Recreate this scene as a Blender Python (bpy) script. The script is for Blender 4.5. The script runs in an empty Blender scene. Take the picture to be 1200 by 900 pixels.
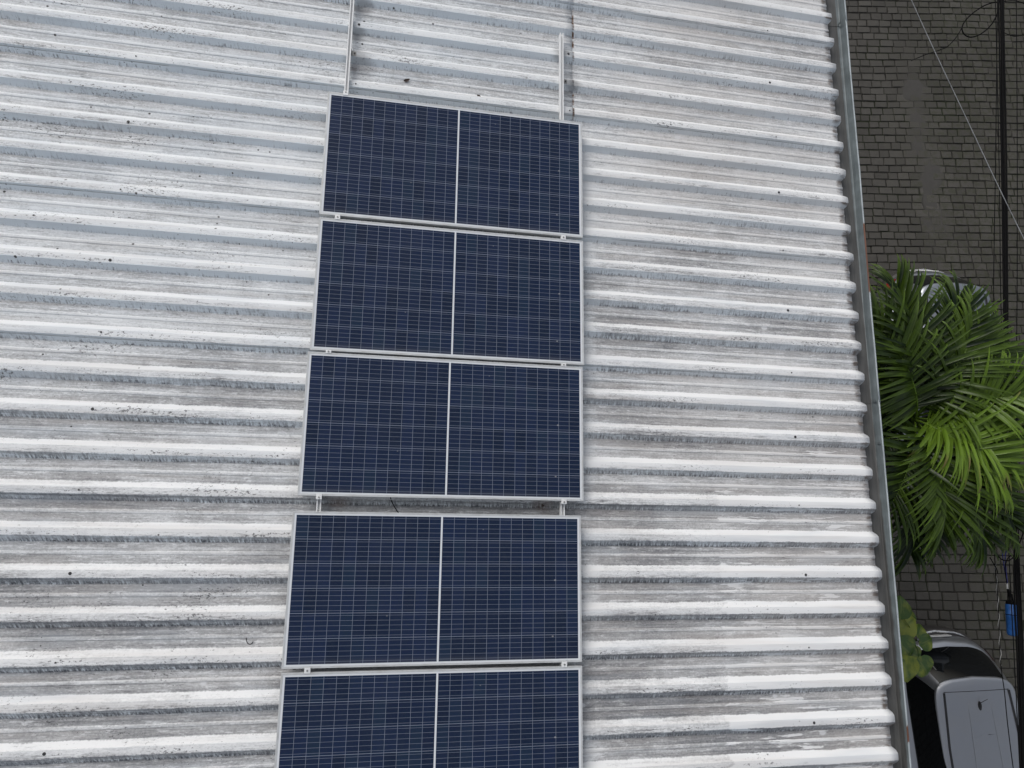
import bpy, bmesh, math, random
from mathutils import Vector, Matrix
from mathutils import noise as mnoise
R = math.radians
random.seed(7)
scene = bpy.context.scene
col = scene.collection

# ------------------------------------------------------------------ camera
CAMZ = 12.8
F_PX = 824.309
MC = Matrix(((0.99992333, 0.01213214, -0.00247844),
             (0.01238271, -0.97968949, 0.2001379),
             (0.0, -0.20015324, -0.9797646)))          # photo axes (right, down, forward) in the world
cam_d = bpy.data.cameras.new('camera')
cam = bpy.data.objects.new('camera', cam_d)
col.objects.link(cam)
cam_d.sensor_width = 36.0
cam_d.lens = F_PX / 1200 * 36
cam_d.clip_start = 0.05
cam_d.clip_end = 2000
m4 = Matrix.Identity(4)
for i in range(3):
    m4[i][0] = MC[i][0]; m4[i][1] = -MC[i][1]; m4[i][2] = -MC[i][2]
m4[2][3] = CAMZ
cam.matrix_world = m4
scene.camera = cam

# ------------------------------------------------------------------ sky, sun, exposure
SUN_EL, SUN_AZ = 45.0, -32.0        # azimuth clockwise from +Y
w = bpy.data.worlds.new('World'); scene.world = w; w.use_nodes = True
nt = w.node_tree; nt.nodes.clear()
sky = nt.nodes.new('ShaderNodeTexSky'); sky.sky_type = 'NISHITA'; sky.sun_disc = False
sky.sun_elevation = R(SUN_EL); sky.sun_rotation = R(SUN_AZ % 360)
sky.dust_density = 4.0; sky.air_density = 1.0
hs = nt.nodes.new('ShaderNodeHueSaturation'); hs.inputs['Saturation'].default_value = 0.36
bg = nt.nodes.new('ShaderNodeBackground'); bg.inputs['Strength'].default_value = 0.145
wo = nt.nodes.new('ShaderNodeOutputWorld')
nt.links.new(sky.outputs[0], hs.inputs['Color']); nt.links.new(hs.outputs[0], bg.inputs['Color'])
nt.links.new(bg.outputs[0], wo.inputs['Surface'])
sd = bpy.data.lights.new('sun', 'SUN'); sd.energy = 0.7; sd.angle = R(30); sd.color = (1.0, 0.975, 0.95)
sun = bpy.data.objects.new('sun', sd); col.objects.link(sun)
sun.location = (-10, 15, 30)
sv = Vector((math.sin(R(SUN_AZ)) * math.cos(R(SUN_EL)), math.cos(R(SUN_AZ)) * math.cos(R(SUN_EL)), math.sin(R(SUN_EL))))
sun.rotation_euler = sv.to_track_quat('Z', 'Y').to_euler()
vs = scene.view_settings
vs.view_transform = 'Standard'; vs.look = 'None'; vs.gamma = 1.0; vs.use_curve_mapping = False
vs.exposure = -0.05
scene.render.engine = 'CYCLES'
scene.cycles.use_denoising = True
scene.cycles.max_bounces = 8

# ------------------------------------------------------------------ helpers
def ray(u, v):
    return MC @ Vector(((u - 600) / F_PX, (v - 450) / F_PX, 1.0))
def at(u, v, z):                        # where a sight line of the survey meets the height z
    d = ray(u, v); return Vector((0, 0, CAMZ)) + d * ((z - CAMZ) / d.z)

SLOPE = R(10.88949)
TW = Vector((-1.43663685, 3.22757855, 8.01253636))       # the roof frame: x down the slope, y along the eave, z off the roof
RM = Matrix.Translation(TW) @ Matrix.Rotation(SLOPE, 4, 'Y')
def roof(s, y, h):                       # s down the slope, world y, h above the panel glass plane
    return RM @ Vector((s, y - TW.y, h))

def link(name, bm, mat, parent=None, smooth=False, mw=None):
    me = bpy.data.meshes.new(name)
    bm.normal_update(); bm.to_mesh(me); bm.free()
    if mat is not None:
        for m_ in (mat if isinstance(mat, (list, tuple)) else [mat]): me.materials.append(m_)
    if smooth:
        for p in me.polygons: p.use_smooth = True
    o = bpy.data.objects.new(name, me); col.objects.link(o)
    if parent is not None: o.parent = parent
    if mw is not None: o.matrix_basis = mw
    return o
def tag(o, label=None, cat=None, group=None, kind=None):
    if label: o['label'] = label
    if cat: o['category'] = cat
    if group: o['group'] = group
    if kind: o['kind'] = kind
    return o
def thing(name, label, cat, mw=None, group=None):
    o = bpy.data.objects.new(name, None); col.objects.link(o)
    o.empty_display_size = 0.2
    if mw is not None: o.matrix_basis = mw
    return tag(o, label, cat, group)
def box(bm, x0, x1, y0, y1, z0, z1, bevel=0.0, mi=0):
    r = bmesh.ops.create_cube(bm, size=1.0)
    vs_ = r['verts']
    for v in vs_:
        v.co = Vector(((x0 + x1) / 2 + v.co.x * (x1 - x0), (y0 + y1) / 2 + v.co.y * (y1 - y0), (z0 + z1) / 2 + v.co.z * (z1 - z0)))
    fs = set(f for v in vs_ for f in v.link_faces)
    for f in fs: f.material_index = mi
    if bevel > 0:
        es = set(e for v in vs_ for e in v.link_edges)
        bmesh.ops.bevel(bm, geom=list(es), offset=bevel, segments=2, affect='EDGES', profile=0.6)
def cyl(bm, p0, p1, r0, r1=None, n=12, caps=True):
    p0 = Vector(p0); p1 = Vector(p1); r1 = r0 if r1 is None else r1
    q = (p1 - p0).to_track_quat('Z', 'Y')
    a = [bm.verts.new(p0 + q @ Vector((r0 * math.cos(2 * math.pi * i / n), r0 * math.sin(2 * math.pi * i / n), 0))) for i in range(n)]
    b = [bm.verts.new(p1 + q @ Vector((r1 * math.cos(2 * math.pi * i / n), r1 * math.sin(2 * math.pi * i / n), 0))) for i in range(n)]
    for i in range(n): bm.faces.new((a[i], a[(i + 1) % n], b[(i + 1) % n], b[i]))
    if caps: bm.faces.new(list(reversed(a))); bm.faces.new(b)
def tube(bm, pts, r, n=8, caps=True):
    pts = [Vector(p) for p in pts]; rings = []
    for i, p in enumerate(pts):
        d = (pts[min(i + 1, len(pts) - 1)] - pts[max(i - 1, 0)]).normalized()
        up = Vector((0, 0, 1)) if abs(d.z) < 0.9 else Vector((1, 0, 0))
        a = d.cross(up).normalized(); b = a.cross(d)
        rr = r[i] if isinstance(r, (list, tuple)) else r
        rings.append([bm.verts.new(p + a * rr * math.cos(2 * math.pi * k / n) + b * rr * math.sin(2 * math.pi * k / n)) for k in range(n)])
    for i in range(len(rings) - 1):
        for k in range(n): bm.faces.new((rings[i][k], rings[i][(k + 1) % n], rings[i + 1][(k + 1) % n], rings[i + 1][k]))
    if caps: bm.faces.new(list(reversed(rings[0]))); bm.faces.new(rings[-1])
def spline(ps, n=10):
    ps = [Vector(p) for p in ps]; out = []
    for i in range(len(ps) - 1):
        p0 = ps[max(i - 1, 0)]; p1 = ps[i]; p2 = ps[i + 1]; p3 = ps[min(i + 2, len(ps) - 1)]
        for k in range(n):
            t = k / n
            out.append(0.5 * ((2 * p1) + (p2 - p0) * t + (2 * p0 - 5 * p1 + 4 * p2 - p3) * t * t + (3 * p1 - p0 - 3 * p2 + p3) * t ** 3))
    out.append(ps[-1]); return out

# ---- material building
class NB:
    def __init__(self, name):
        self.m = bpy.data.materials.new(name); self.m.use_nodes = True
        self.t = self.m.node_tree; self.b = self.t.nodes['Principled BSDF']
        self.out = self.t.nodes['Material Output']
    def n(self, typ, **kw):
        nd = self.t.nodes.new(typ)
        for k, v in kw.items(): setattr(nd, k, v)
        return nd
    def l(self, a, b): self.t.links.new(a, b)
    def put(self, inp, v):
        if hasattr(v, 'is_output') or isinstance(v, bpy.types.NodeSocket): self.l(v, inp)
        else: inp.default_value = v
    def math(self, op, a, b=0.0, c=0.0, clamp=False):
        nd = self.n('ShaderNodeMath', operation=op); nd.use_clamp = clamp
        self.put(nd.inputs[0], a); self.put(nd.inputs[1], b); self.put(nd.inputs[2], c)
        return nd.outputs[0]
    def add(self, a, b): return self.math('ADD', a, b)
    def sub(self, a, b): return self.math('SUBTRACT', a, b)
    def mul(self, a, b): return self.math('MULTIPLY', a, b)
    def step(self, x, e0, e1):           # smooth 0..1
        nd = self.n('ShaderNodeMapRange', interpolation_type='SMOOTHSTEP')
        self.put(nd.inputs['Value'], x); self.put(nd.inputs['From Min'], e0); self.put(nd.inputs['From Max'], e1)
        return nd.outputs['Result']
    def mix(self, f, a, b, mode='MIX'):
        nd = self.n('ShaderNodeMix', data_type='RGBA', blend_type=mode)
        self.put(nd.inputs['Factor'], f); self.put(nd.inputs[6], a); self.put(nd.inputs[7], b)
        return nd.outputs[2]
    def scale(self, vec, s, off=(0, 0, 0)):
        nd = self.n('ShaderNodeVectorMath', operation='MULTIPLY_ADD')
        self.put(nd.inputs[0], vec); nd.inputs[1].default_value = s; nd.inputs[2].default_value = off
        return nd.outputs[0]
    def noise(self, vec, sc=1.0, detail=4.0, rough=0.55, dist=0.0):
        nd = self.n('ShaderNodeTexNoise')
        self.put(nd.inputs['Vector'], vec); nd.inputs['Scale'].default_value = sc
        nd.inputs['Detail'].default_value = detail; nd.inputs['Roughness'].default_value = rough
        nd.inputs['Distortion'].default_value = dist
        return nd.outputs[0]
    def voro(self, vec, sc=1.0, feature='F1'):
        nd = self.n('ShaderNodeTexVoronoi', feature=feature)
        self.put(nd.inputs['Vector'], vec); nd.inputs['Scale'].default_value = sc
        return nd
    def ramp(self, f, stops):
        nd = self.n('ShaderNodeValToRGB'); e = nd.color_ramp.elements
        while len(e) > 1: e.remove(e[-1])
        e[0].position = stops[0][0]; e[0].color = (*stops[0][1], 1)
        for p, c in stops[1:]:
            k = e.new(p); k.color = (*c, 1)
        self.put(nd.inputs[0], f); return nd.outputs[0]
    def pos(self): return self.n('ShaderNodeNewGeometry').outputs['Position']
    def obj(self): return self.n('ShaderNodeTexCoord').outputs['Object']
    def xyz(self, v):
        nd = self.n('ShaderNodeSeparateXYZ'); self.l(v, nd.inputs[0]); return nd.outputs
    def attr(self, name):
        nd = self.n('ShaderNodeAttribute'); nd.attribute_name = name; return nd
    def bump(self, h, strength=0.3, dist=0.01):
        nd = self.n('ShaderNodeBump'); nd.inputs['Strength'].default_value = strength; nd.inputs['Distance'].default_value = dist
        self.put(nd.inputs['Height'], h); self.l(nd.outputs[0], self.b.inputs['Normal'])
    def set(self, **kw):
        for k, v in kw.items(): self.put(self.b.inputs[k.replace('_', ' ')], v)
        return self
def c4(r, g=None, b=None):
    return (r, r if g is None else g, r if b is None else b, 1)
def simple(name, c, rough=0.5, metal=0.0, var=0.25, sc=8.0, coat=0.0, spec=0.5):
    k = NB(name)
    nz = k.noise(k.obj(), sc, 5, 0.6)
    f = k.step(nz, 0.3, 0.7)
    cc = k.mix(f, c4(*[x * (1 - var) for x in c]), c4(*[min(1, x * (1 + var * 0.6)) for x in c]))
    k.set(Base_Color=cc, Metallic=metal, Roughness=k.math('ADD', k.mul(nz, 0.25), rough - 0.12, clamp=True))
    k.b.inputs['Coat Weight'].default_value = coat
    k.b.inputs['Specular IOR Level'].default_value = spec
    return k.m

# ------------------------------------------------------------------ roof paint
PITCH, RIB0 = 0.263707, 4.688          # ribs run down the slope; rib k sits at y = RIB0 - k * PITCH
def roof_material():
    k = NB('weathered_roof_paint')
    P = k.pos(); X, Y, Z = k.xyz(P)
    t = k.math('DIVIDE', k.sub(Y, RIB0), PITCH)
    q = k.mul(k.sub(t, k.math('ROUND', t)), PITCH)            # distance to the rib's middle line
    ribid = k.math('ROUND', t)
    aq = k.math('ABSOLUTE', q)
    n_w1 = k.noise(k.scale(P, (70, 9, 0), (1, 8, 0)), 1.0, 4, 0.65); n_w2 = k.noise(k.scale(P, (5, 3, 0), (6, 8, 0)), 1.0, 4, 0.6)
    up = k.step(Y, -0.6, 2.6)                                  # the upper half of the roof kept more paint on its flanks
    q0 = q
    q = k.add(q, k.add(k.mul(k.sub(n_w1, 0.5), 0.020), k.mul(k.sub(n_w2, 0.5), 0.026)))
    # per-rib random
    wn = k.n('ShaderNodeTexWhiteNoise', noise_dimensions='1D'); k.l(ribid, wn.inputs['W']); rr = wn.outputs['Value']
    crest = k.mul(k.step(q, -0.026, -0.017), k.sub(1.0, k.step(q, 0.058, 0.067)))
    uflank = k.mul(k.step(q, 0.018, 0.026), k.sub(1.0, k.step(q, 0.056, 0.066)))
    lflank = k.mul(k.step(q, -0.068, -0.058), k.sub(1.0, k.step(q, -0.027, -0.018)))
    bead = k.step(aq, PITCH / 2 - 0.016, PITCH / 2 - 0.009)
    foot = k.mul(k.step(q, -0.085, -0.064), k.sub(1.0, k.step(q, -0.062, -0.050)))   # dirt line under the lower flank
    # noises, streaks along the slope
    n_st = k.noise(k.scale(P, (0.55, 42, 0)), 1.0, 5, 0.6)
    n_st2 = k.noise(k.scale(P, (1.8, 95, 0), (3, 9, 0)), 1.0, 4, 0.6)
    n_cl = k.noise(k.scale(P, (0.8, 2.2, 0), (7, 1, 0)), 1.0, 4, 0.6)
    n_md = k.noise(k.scale(P, (4.5, 20, 0), (2, 5, 0)), 1.0, 6, 0.65)
    n_gr = k.noise(k.scale(P, (55, 75, 0)), 1.0, 4, 0.7)
    n_dr = k.noise(k.scale(P, (75, 7, 20), (1, 4, 0)), 1.0, 5, 0.7)
    # paint left on the metal
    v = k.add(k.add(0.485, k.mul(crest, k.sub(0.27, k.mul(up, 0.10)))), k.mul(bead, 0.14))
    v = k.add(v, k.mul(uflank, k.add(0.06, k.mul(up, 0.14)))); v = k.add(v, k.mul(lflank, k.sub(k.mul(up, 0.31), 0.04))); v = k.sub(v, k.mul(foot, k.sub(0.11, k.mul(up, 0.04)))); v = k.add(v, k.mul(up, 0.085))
    v = k.add(v, k.mul(k.sub(n_st, 0.5), 0.50)); v = k.add(v, k.mul(k.sub(n_st2, 0.5), 0.30))
    v = k.add(v, k.mul(k.sub(n_cl, 0.5), 0.66)); v = k.add(v, k.mul(k.sub(n_md, 0.5), 0.38))
    v = k.add(v, k.mul(k.sub(n_gr, 0.5), 0.48)); v = k.add(v, k.mul(k.sub(rr, 0.5), 0.10))
    dz = k.step(q0, -0.034, -0.060)
    v = k.add(v, k.mul(k.mul(k.sub(n_dr, 0.50), lflank), k.add(0.8, k.mul(dz, 2.3))))
    n_fn = k.noise(k.scale(P, (14, 130, 0), (2, 2, 0)), 1.0, 5, 0.75)
    v = k.add(v, k.mul(k.sub(n_fn, 0.5), 0.44))
    n_pk = k.noise(k.scale(P, (7, 34, 0), (9, 9, 0)), 1.0, 6, 0.7)
    v = k.add(v, k.mul(k.step(n_pk, 0.575, 0.60), 0.15)); v = k.sub(v, k.mul(k.sub(1.0, k.step(n_pk, 0.36, 0.39)), 0.15))
    n_p2 = k.noise(k.scale(P, (16, 62, 0), (4, 9, 0)), 1.0, 5, 0.7)
    v = k.add(v, k.mul(k.step(n_p2, 0.60, 0.62), 0.14)); v = k.sub(v, k.mul(k.sub(1.0, k.step(n_p2, 0.35, 0.37)), 0.13))
    # the far left part of the roof is cleaner in its valleys
    farl = k.step(k.add(Y, k.mul(X, -0.5)), 0.6, 4.2)
    v = k.add(v, k.mul(farl, 0.06))
    # freshly painted patch near the eave
    n_pt = k.noise(k.scale(P, (2.6, 26, 0), (11, 2, 0)), 1.0, 5, 0.6)
    edge = k.add(X, k.mul(k.sub(n_md, 0.5), 0.25))
    patch = k.mul(k.step(edge, 1.52, 1.60), k.sub(1.0, k.step(Y, 0.55, 0.9)))
    pm = k.mul(patch, k.step(k.add(n_pt, k.add(k.mul(crest, 0.42), k.mul(bead, 0.13))), 0.58, 0.60))
    v = k.math('MAXIMUM', v, k.mul(pm, 0.98))
    n_bg = k.noise(k.scale(P, (0.42, 0.9, 0), (21, 3, 0)), 1.0, 5, 0.62)
    v = k.add(v, k.mul(k.sub(n_bg, 0.5), 0.42))
    n_rg = k.noise(k.scale(P, (9, 2.2, 0), (2, 31, 0)), 1.0, 5, 0.7)                      # run-off crossing the ribs
    v = k.add(v, k.mul(k.sub(n_rg, 0.5), 0.22))
    mb = k.mul(k.step(q0, -0.030, -0.018), k.sub(1.0, k.step(q0, -0.004, 0.010)))       # mould band on the low side of each crest
    n_mb = k.noise(k.scale(P, (11, 90, 0), (5, 17, 0)), 1.0, 6, 0.75)
    n_mc = k.noise(k.scale(P, (1.6, 3.0, 0), (13, 7, 0)), 1.0, 4, 0.6)
    v = k.sub(v, k.mul(k.mul(mb, k.step(n_mb, 0.47, 0.58)), k.mul(k.step(n_mc, 0.40, 0.62), 0.30)))
    # rinse zone beside the panels, lightened further to offset the panels' shadow
    rz = k.mul(k.step(X, 0.50, 0.54), k.sub(1.0, k.step(k.add(X, k.add(k.mul(k.sub(n_st, 0.5), 0.30), k.mul(k.sub(n_md, 0.5), 0.14))), 0.60, 0.66)))
    rz = k.mul(rz, k.sub(1.0, k.step(Y, 2.9, 3.3)))
    v = k.add(v, k.mul(k.mul(rz, k.step(n_cl, 0.35, 0.6)), 0.24))
    colr = k.ramp(v, [(0.0, (0.07, 0.074, 0.082)), (0.24, (0.19, 0.195, 0.205)), (0.40, (0.325, 0.327, 0.33)), (0.52, (0.45, 0.455, 0.46)), (0.62, (0.60, 0.61, 0.615)), (0.82, (0.78, 0.79, 0.79))])
    # faint brown and bluish tints of old paint
    n_hue = k.noise(k.scale(P, (0.9, 14, 0), (5, 5, 0)), 1.0, 3, 0.5)
    colr = k.mix(k.mul(k.step(n_hue, 0.46, 0.68), 0.24), colr, c4(0.47, 0.43, 0.40), 'MIX')
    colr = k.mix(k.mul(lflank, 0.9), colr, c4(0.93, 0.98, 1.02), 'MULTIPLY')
    n_bl = k.noise(k.scale(P, (1.1, 9, 0), (15, 5, 0)), 1.0, 3, 0.5)
    colr = k.mix(k.mul(k.step(n_bl, 0.5, 0.7), 0.30), colr, c4(0.50, 0.545, 0.59))
    wm = k.mul(k.mul(k.step(X, 0.3, 1.4), k.sub(1.0, crest)), k.mul(k.step(n_bg, 0.36, 0.6), 0.30))
    colr = k.mix(wm, colr, c4(0.47, 0.43, 0.395))
    cool = k.mul(k.sub(1.0, k.step(X, -0.6, 1.2)), k.mul(up, 0.9))
    colr = k.mix(cool, colr, c4(0.975, 0.995, 1.01), 'MULTIPLY')
    # mould speckles in clusters and single dots
    sp_n = k.noise(k.scale(P, (34, 62, 0), (8, 8, 0)), 1.0, 4, 0.8)
    sp_c = k.noise(k.scale(P, (1.3, 5, 0), (4, 2, 0)), 1.0, 3, 0.6)
    ridge = k.mul(k.step(q, -0.034, -0.010), k.sub(1.0, k.step(q, 0.006, 0.022)))
    thr = k.sub(k.sub(0.705, k.mul(k.step(sp_c, 0.42, 0.75), 0.13)), k.mul(ridge, 0.045))
    thr = k.sub(thr, k.mul(k.step(k.mul(X, -1.0), -0.2, 1.6), 0.035))
    spk = k.step(k.sub(sp_n, thr), 0.0, 0.02)
    colr = k.mix(k.mul(spk, 0.85), colr, c4(0.055, 0.055, 0.058))
    vo = k.voro(k.scale(P, (13, 15, 0)), 1.0)
    vc = k.xyz(vo.outputs['Color'])
    rad = k.mul(k.step(vc[0], k.sub(0.80, k.mul(farl, 0.25)), 1.0), k.add(0.10, k.mul(farl, 0.05)))
    dot = k.sub(1.0, k.step(vo.outputs['Distance'], k.mul(rad, 0.6), k.add(rad, 0.0005)))
    dot = k.mul(dot, k.add(0.45, k.mul(k.step(k.mul(X, -1.0), -0.3, 1.0), 0.5)))
    colr = k.mix(dot, colr, c4(0.035, 0.033, 0.032))
    # dirt caught under the side-lap edges, every fourth rib
    km = k.math('FLOORED_MODULO', k.mul(ribid, -1.0), 4.0)
    lap = k.mul(k.mul(k.step(km, 0.5, 0.6), k.sub(1.0, k.step(km, 1.4, 1.5))), k.mul(k.step(q0, -0.0385, -0.0355), k.sub(1.0, k.step(q0, -0.0335, -0.0315))))
    colr = k.mix(k.mul(lap, k.mul(k.step(n_md, 0.34, 0.58), 0.6)), colr, c4(0.10, 0.105, 0.115))
    # white droppings and splashes
    vo2 = k.voro(k.scale(P, (2.6, 4.2, 0), (3, 3, 0)), 1.0)
    v2 = k.xyz(vo2.outputs['Color'])
    d2 = k.add(vo2.outputs['Distance'], k.mul(k.sub(n_gr, 0.5), 0.10))
    spl = k.mul(k.sub(1.0, k.step(d2, 0.05, 0.085)), k.step(v2[1], 0.72, 0.76))
    colr = k.mix(k.mul(spl, 0.7), colr, c4(0.72, 0.73, 0.74))
    # rust along the end lap of the upper sheets and round some rail brackets
    lapx = k.sub(1.0, k.step(k.math('ABSOLUTE', k.sub(X, 0.466)), 0.004, 0.013))
    rust = k.mul(lapx, k.step(k.noise(k.scale(P, (3, 11, 0), (6, 6, 0)), 1.0, 4, 0.7), 0.44, 0.56))
    rust = k.mul(rust, k.step(Y, 3.05, 3.1))
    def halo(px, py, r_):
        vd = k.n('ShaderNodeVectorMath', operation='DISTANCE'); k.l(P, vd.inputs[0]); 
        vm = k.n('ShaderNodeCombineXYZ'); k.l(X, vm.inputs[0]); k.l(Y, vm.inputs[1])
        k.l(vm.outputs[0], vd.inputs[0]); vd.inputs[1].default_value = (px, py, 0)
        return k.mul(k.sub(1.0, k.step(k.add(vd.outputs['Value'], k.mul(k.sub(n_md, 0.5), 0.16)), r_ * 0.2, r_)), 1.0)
    for (hx, hy, hr) in ((-1.20, 0.17, 0.10), (0.22, 0.17, 0.10), (-1.29, 3.52, 0.03)):
        rust = k.math('MAXIMUM', rust, k.mul(halo(hx, hy, hr), 0.35))
    colr = k.mix(rust, colr, k.mix(n_gr, c4(0.10, 0.055, 0.035), c4(0.22, 0.12, 0.07)))
    # dark blotches beside the mounting rails
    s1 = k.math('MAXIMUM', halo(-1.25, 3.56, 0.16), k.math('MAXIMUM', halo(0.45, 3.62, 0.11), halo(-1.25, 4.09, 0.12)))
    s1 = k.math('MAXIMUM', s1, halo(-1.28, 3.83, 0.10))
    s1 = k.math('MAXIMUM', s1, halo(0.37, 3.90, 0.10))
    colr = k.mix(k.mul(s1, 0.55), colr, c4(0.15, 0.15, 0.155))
    # dirty end of the sheets at the eave
    en = k.mul(k.step(k.add(X, k.mul(k.sub(n_gr, 0.5), 0.06)), 2.815, 2.85), k.sub(1.0, crest))
    colr = k.mix(k.mul(en, k.step(n_md, 0.45, 0.6)), colr, c4(0.20, 0.17, 0.15))
    k.set(Base_Color=colr, Roughness=0.62)
    k.b.inputs['Specular IOR Level'].default_value = 0.35
    h = k.add(k.mul(n_gr, 0.5), k.add(k.mul(n_md, 0.5), v))
    k.bump(h, 0.22, 0.004)
    return k.m
M_ROOF = roof_material()
M_SCREW = simple('dark_screw_head', (0.05, 0.05, 0.052), 0.5, 0.3)
M_WALL = simple('rendered_wall', (0.13, 0.125, 0.115), 0.9, 0, 0.3, 1.5)  # colour darkened to stand in for the shade below the eave
M_SOFFIT = simple('dark_timber', (0.08, 0.07, 0.06), 0.8, 0, 0.3, 3)  # plain dark brown timber colour

def gutter_material(lip=False):
    k = NB('galvanised_gutter' if not lip else 'gutter_lip')
    P = k.pos(); X, Y, Z = k.xyz(P)
    a = k.noise(k.scale(P, (40, 3, 40)), 1.0, 6, 0.65); b = k.noise(k.scale(P, (8, 8, 8)), 1.0, 5, 0.6)
    v = k.add(k.mul(a, 0.6), k.mul(b, 0.5))
    if lip:
        cc = k.ramp(v, [(0.3, (0.20, 0.23, 0.245)), (0.7, (0.42, 0.47, 0.49))])
        nz = k.mul(k.sub(k.noise(k.scale(P, (20, 9, 20)), 1.0, 4, 0.6), 0.5), 0.10)
        yy = k.add(Y, nz)
        m1 = k.mul(k.step(yy, 2.00, 2.03), k.sub(1.0, k.step(yy, 2.62, 2.66)))
        m2 = k.mul(k.step(yy, -1.56, -1.545), k.sub(1.0, k.step(yy, -1.45, -1.43)))
        m = k.math('MAXIMUM', m1, m2)
        sp = k.step(k.noise(k.scale(P, (60, 22, 60)), 1.0, 4, 0.7), 0.66, 0.70)
        m = k.math('MAXIMUM', m, k.mul(sp, 0.8))
        cc = k.mix(m, cc, k.mix(a, c4(0.085, 0.036, 0.022), c4(0.17, 0.07, 0.038)))
        k.set(Metallic=0.0, Roughness=0.5)
    else:
        cc = k.ramp(v, [(0.3, (0.075, 0.09, 0.095)), (0.55, (0.135, 0.16, 0.168)), (0.8, (0.22, 0.255, 0.265))])
        dirt = k.mul(k.sub(1.0, k.step(k.add(X, k.mul(k.sub(b, 0.5), 0.012)), 3.0, 3.008)), 0.85)
        cc = k.mix(dirt, cc, k.ramp(a, [(0.3, (0.040, 0.037, 0.034)), (0.7, (0.092, 0.088, 0.083))]))
        k.set(Metallic=0.0, Roughness=0.55)
    k.set(Base_Color=cc); k.bump(v, 0.15, 0.003)
    return k.m
M_GUT = gutter_material(); M_LIP = gutter_material(True)

# ================================================================== setting
# ---- ground and paved street
k = NB('street_earth'); P = k.pos()
a = k.noise(k.scale(P, (3, 3, 3)), 1.0, 6, 0.65)
k.set(Base_Color=k.ramp(a, [(0.3, (0.016, 0.016, 0.013)), (0.7, (0.035, 0.034, 0.028))]), Roughness=0.95)
M_EARTH = k.m
bm = bmesh.new()
vs4 = [bm.verts.new((x, y, -0.06)) for x, y in ((-400, -400), (400, -400), (400, 400), (-400, 400))]
bm.faces.new(vs4)
tag(link('ground', bm, M_EARTH), kind='structure')

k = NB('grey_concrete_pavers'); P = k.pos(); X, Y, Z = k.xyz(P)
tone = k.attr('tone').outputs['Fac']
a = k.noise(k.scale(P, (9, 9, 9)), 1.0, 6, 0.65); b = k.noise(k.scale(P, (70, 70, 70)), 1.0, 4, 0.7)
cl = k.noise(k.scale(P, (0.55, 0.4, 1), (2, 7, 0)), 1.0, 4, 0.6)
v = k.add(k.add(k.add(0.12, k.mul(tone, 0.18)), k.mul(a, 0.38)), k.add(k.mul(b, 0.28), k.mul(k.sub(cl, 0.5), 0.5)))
cc = k.ramp(v, [(0.15, (0.034, 0.032, 0.029)), (0.5, (0.064, 0.061, 0.055)), (0.9, (0.112, 0.106, 0.096))])  # whole range darkened to stand in for shade over the street
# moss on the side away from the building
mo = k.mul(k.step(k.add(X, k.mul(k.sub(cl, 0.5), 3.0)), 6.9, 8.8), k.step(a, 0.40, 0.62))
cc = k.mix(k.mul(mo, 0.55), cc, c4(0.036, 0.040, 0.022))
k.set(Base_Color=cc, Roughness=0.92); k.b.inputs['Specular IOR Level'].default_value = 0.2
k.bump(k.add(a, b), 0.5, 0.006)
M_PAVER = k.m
bm = bmesh.new()
tl = bm.verts.layers.float.new('tone')
rng = random.Random(3)
ROW, WID = 0.157, 0.238
y = -6.5; row = 0
def track(x, y):                       # trodden dusty band where the joints are filled
    d = abs(x - (8.15 + 0.08 * math.sin(y * 1.3)))
    return max(0.0, 1 - d / 0.42) * max(0.0, min(1, (y - 4.3) / 1.5)) * max(0.0, min(1, (10.3 - y) / 1.5))
while y < 13.5:
    hh = ROW * rng.uniform(0.93, 1.07)
    x = 2.62 + rng.uniform(0, WID)
    while x < 13.0:
        ww = WID * rng.uniform(0.78, 1.2)
        tr = track(x + ww / 2, y + hh / 2)
        g = 0.0080 * (1 - 0.75 * tr) * rng.uniform(0.8, 1.35)
        def wob(px, py):
            return 0.022 * mnoise.noise(Vector((px * 0.9, py * 0.9, 1.5))) 
        jit = 0.007
        zt = rng.uniform(-0.007, 0.007) * (1 - 0.8 * tr)
        tx, ty = rng.uniform(-0.022, 0.022), rng.uniform(-0.022, 0.022)
        to = rng.random()
        crn = []
        for (cx, cy) in ((x + g, y + g), (x + ww - g, y + g), (x + ww - g, y + hh - g), (x + g, y + hh - g)):
            crn.append((cx + rng.uniform(-jit, jit), cy + rng.uniform(-jit, jit) + wob(cx, cy)))
        mx = sum(p[0] for p in crn) / 4; my = sum(p[1] for p in crn) / 4
        ring = []
        for i in range(4):             # cut corners: eight-sided top
            p = crn[i]; n_ = crn[(i + 1) % 4]; pv = crn[i - 1]
            c = rng.uniform(0.06, 0.16) * 0.6
            ring.append((p[0] + (pv[0] - p[0]) * c * (hh / ww if abs(pv[0] - p[0]) > abs(pv[1] - p[1]) else 1), p[1] + (pv[1] - p[1]) * c))
            ring.append((p[0] + (n_[0] - p[0]) * c * (hh / ww if abs(n_[0] - p[0]) > abs(n_[1] - p[1]) else 1), p[1] + (n_[1] - p[1]) * c))
        topv, midv, botv = [], [], []
        for (px, py) in ring:
            zz = zt + (px - mx) * tx * 0.4 + (py - my) * ty * 0.4
            f = 0.90
            t_ = bm.verts.new((mx + (px - mx) * f, my + (py - my) * f, zz)); t_[tl] = to; topv.append(t_)
            m_ = bm.verts.new((px, py, zz - 0.010)); m_[tl] = to * 0.7; midv.append(m_)
            b_ = bm.verts.new((px, py, -0.055)); b_[tl] = 0; botv.append(b_)
        bm.faces.new(topv)
        for i in range(8):
            j = (i + 1) % 8
            bm.faces.new((midv[i], midv[j], topv[j], topv[i])); bm.faces.new((botv[i], botv[j], midv[j], midv[i]))
        x += ww
    y += hh; row += 1
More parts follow.
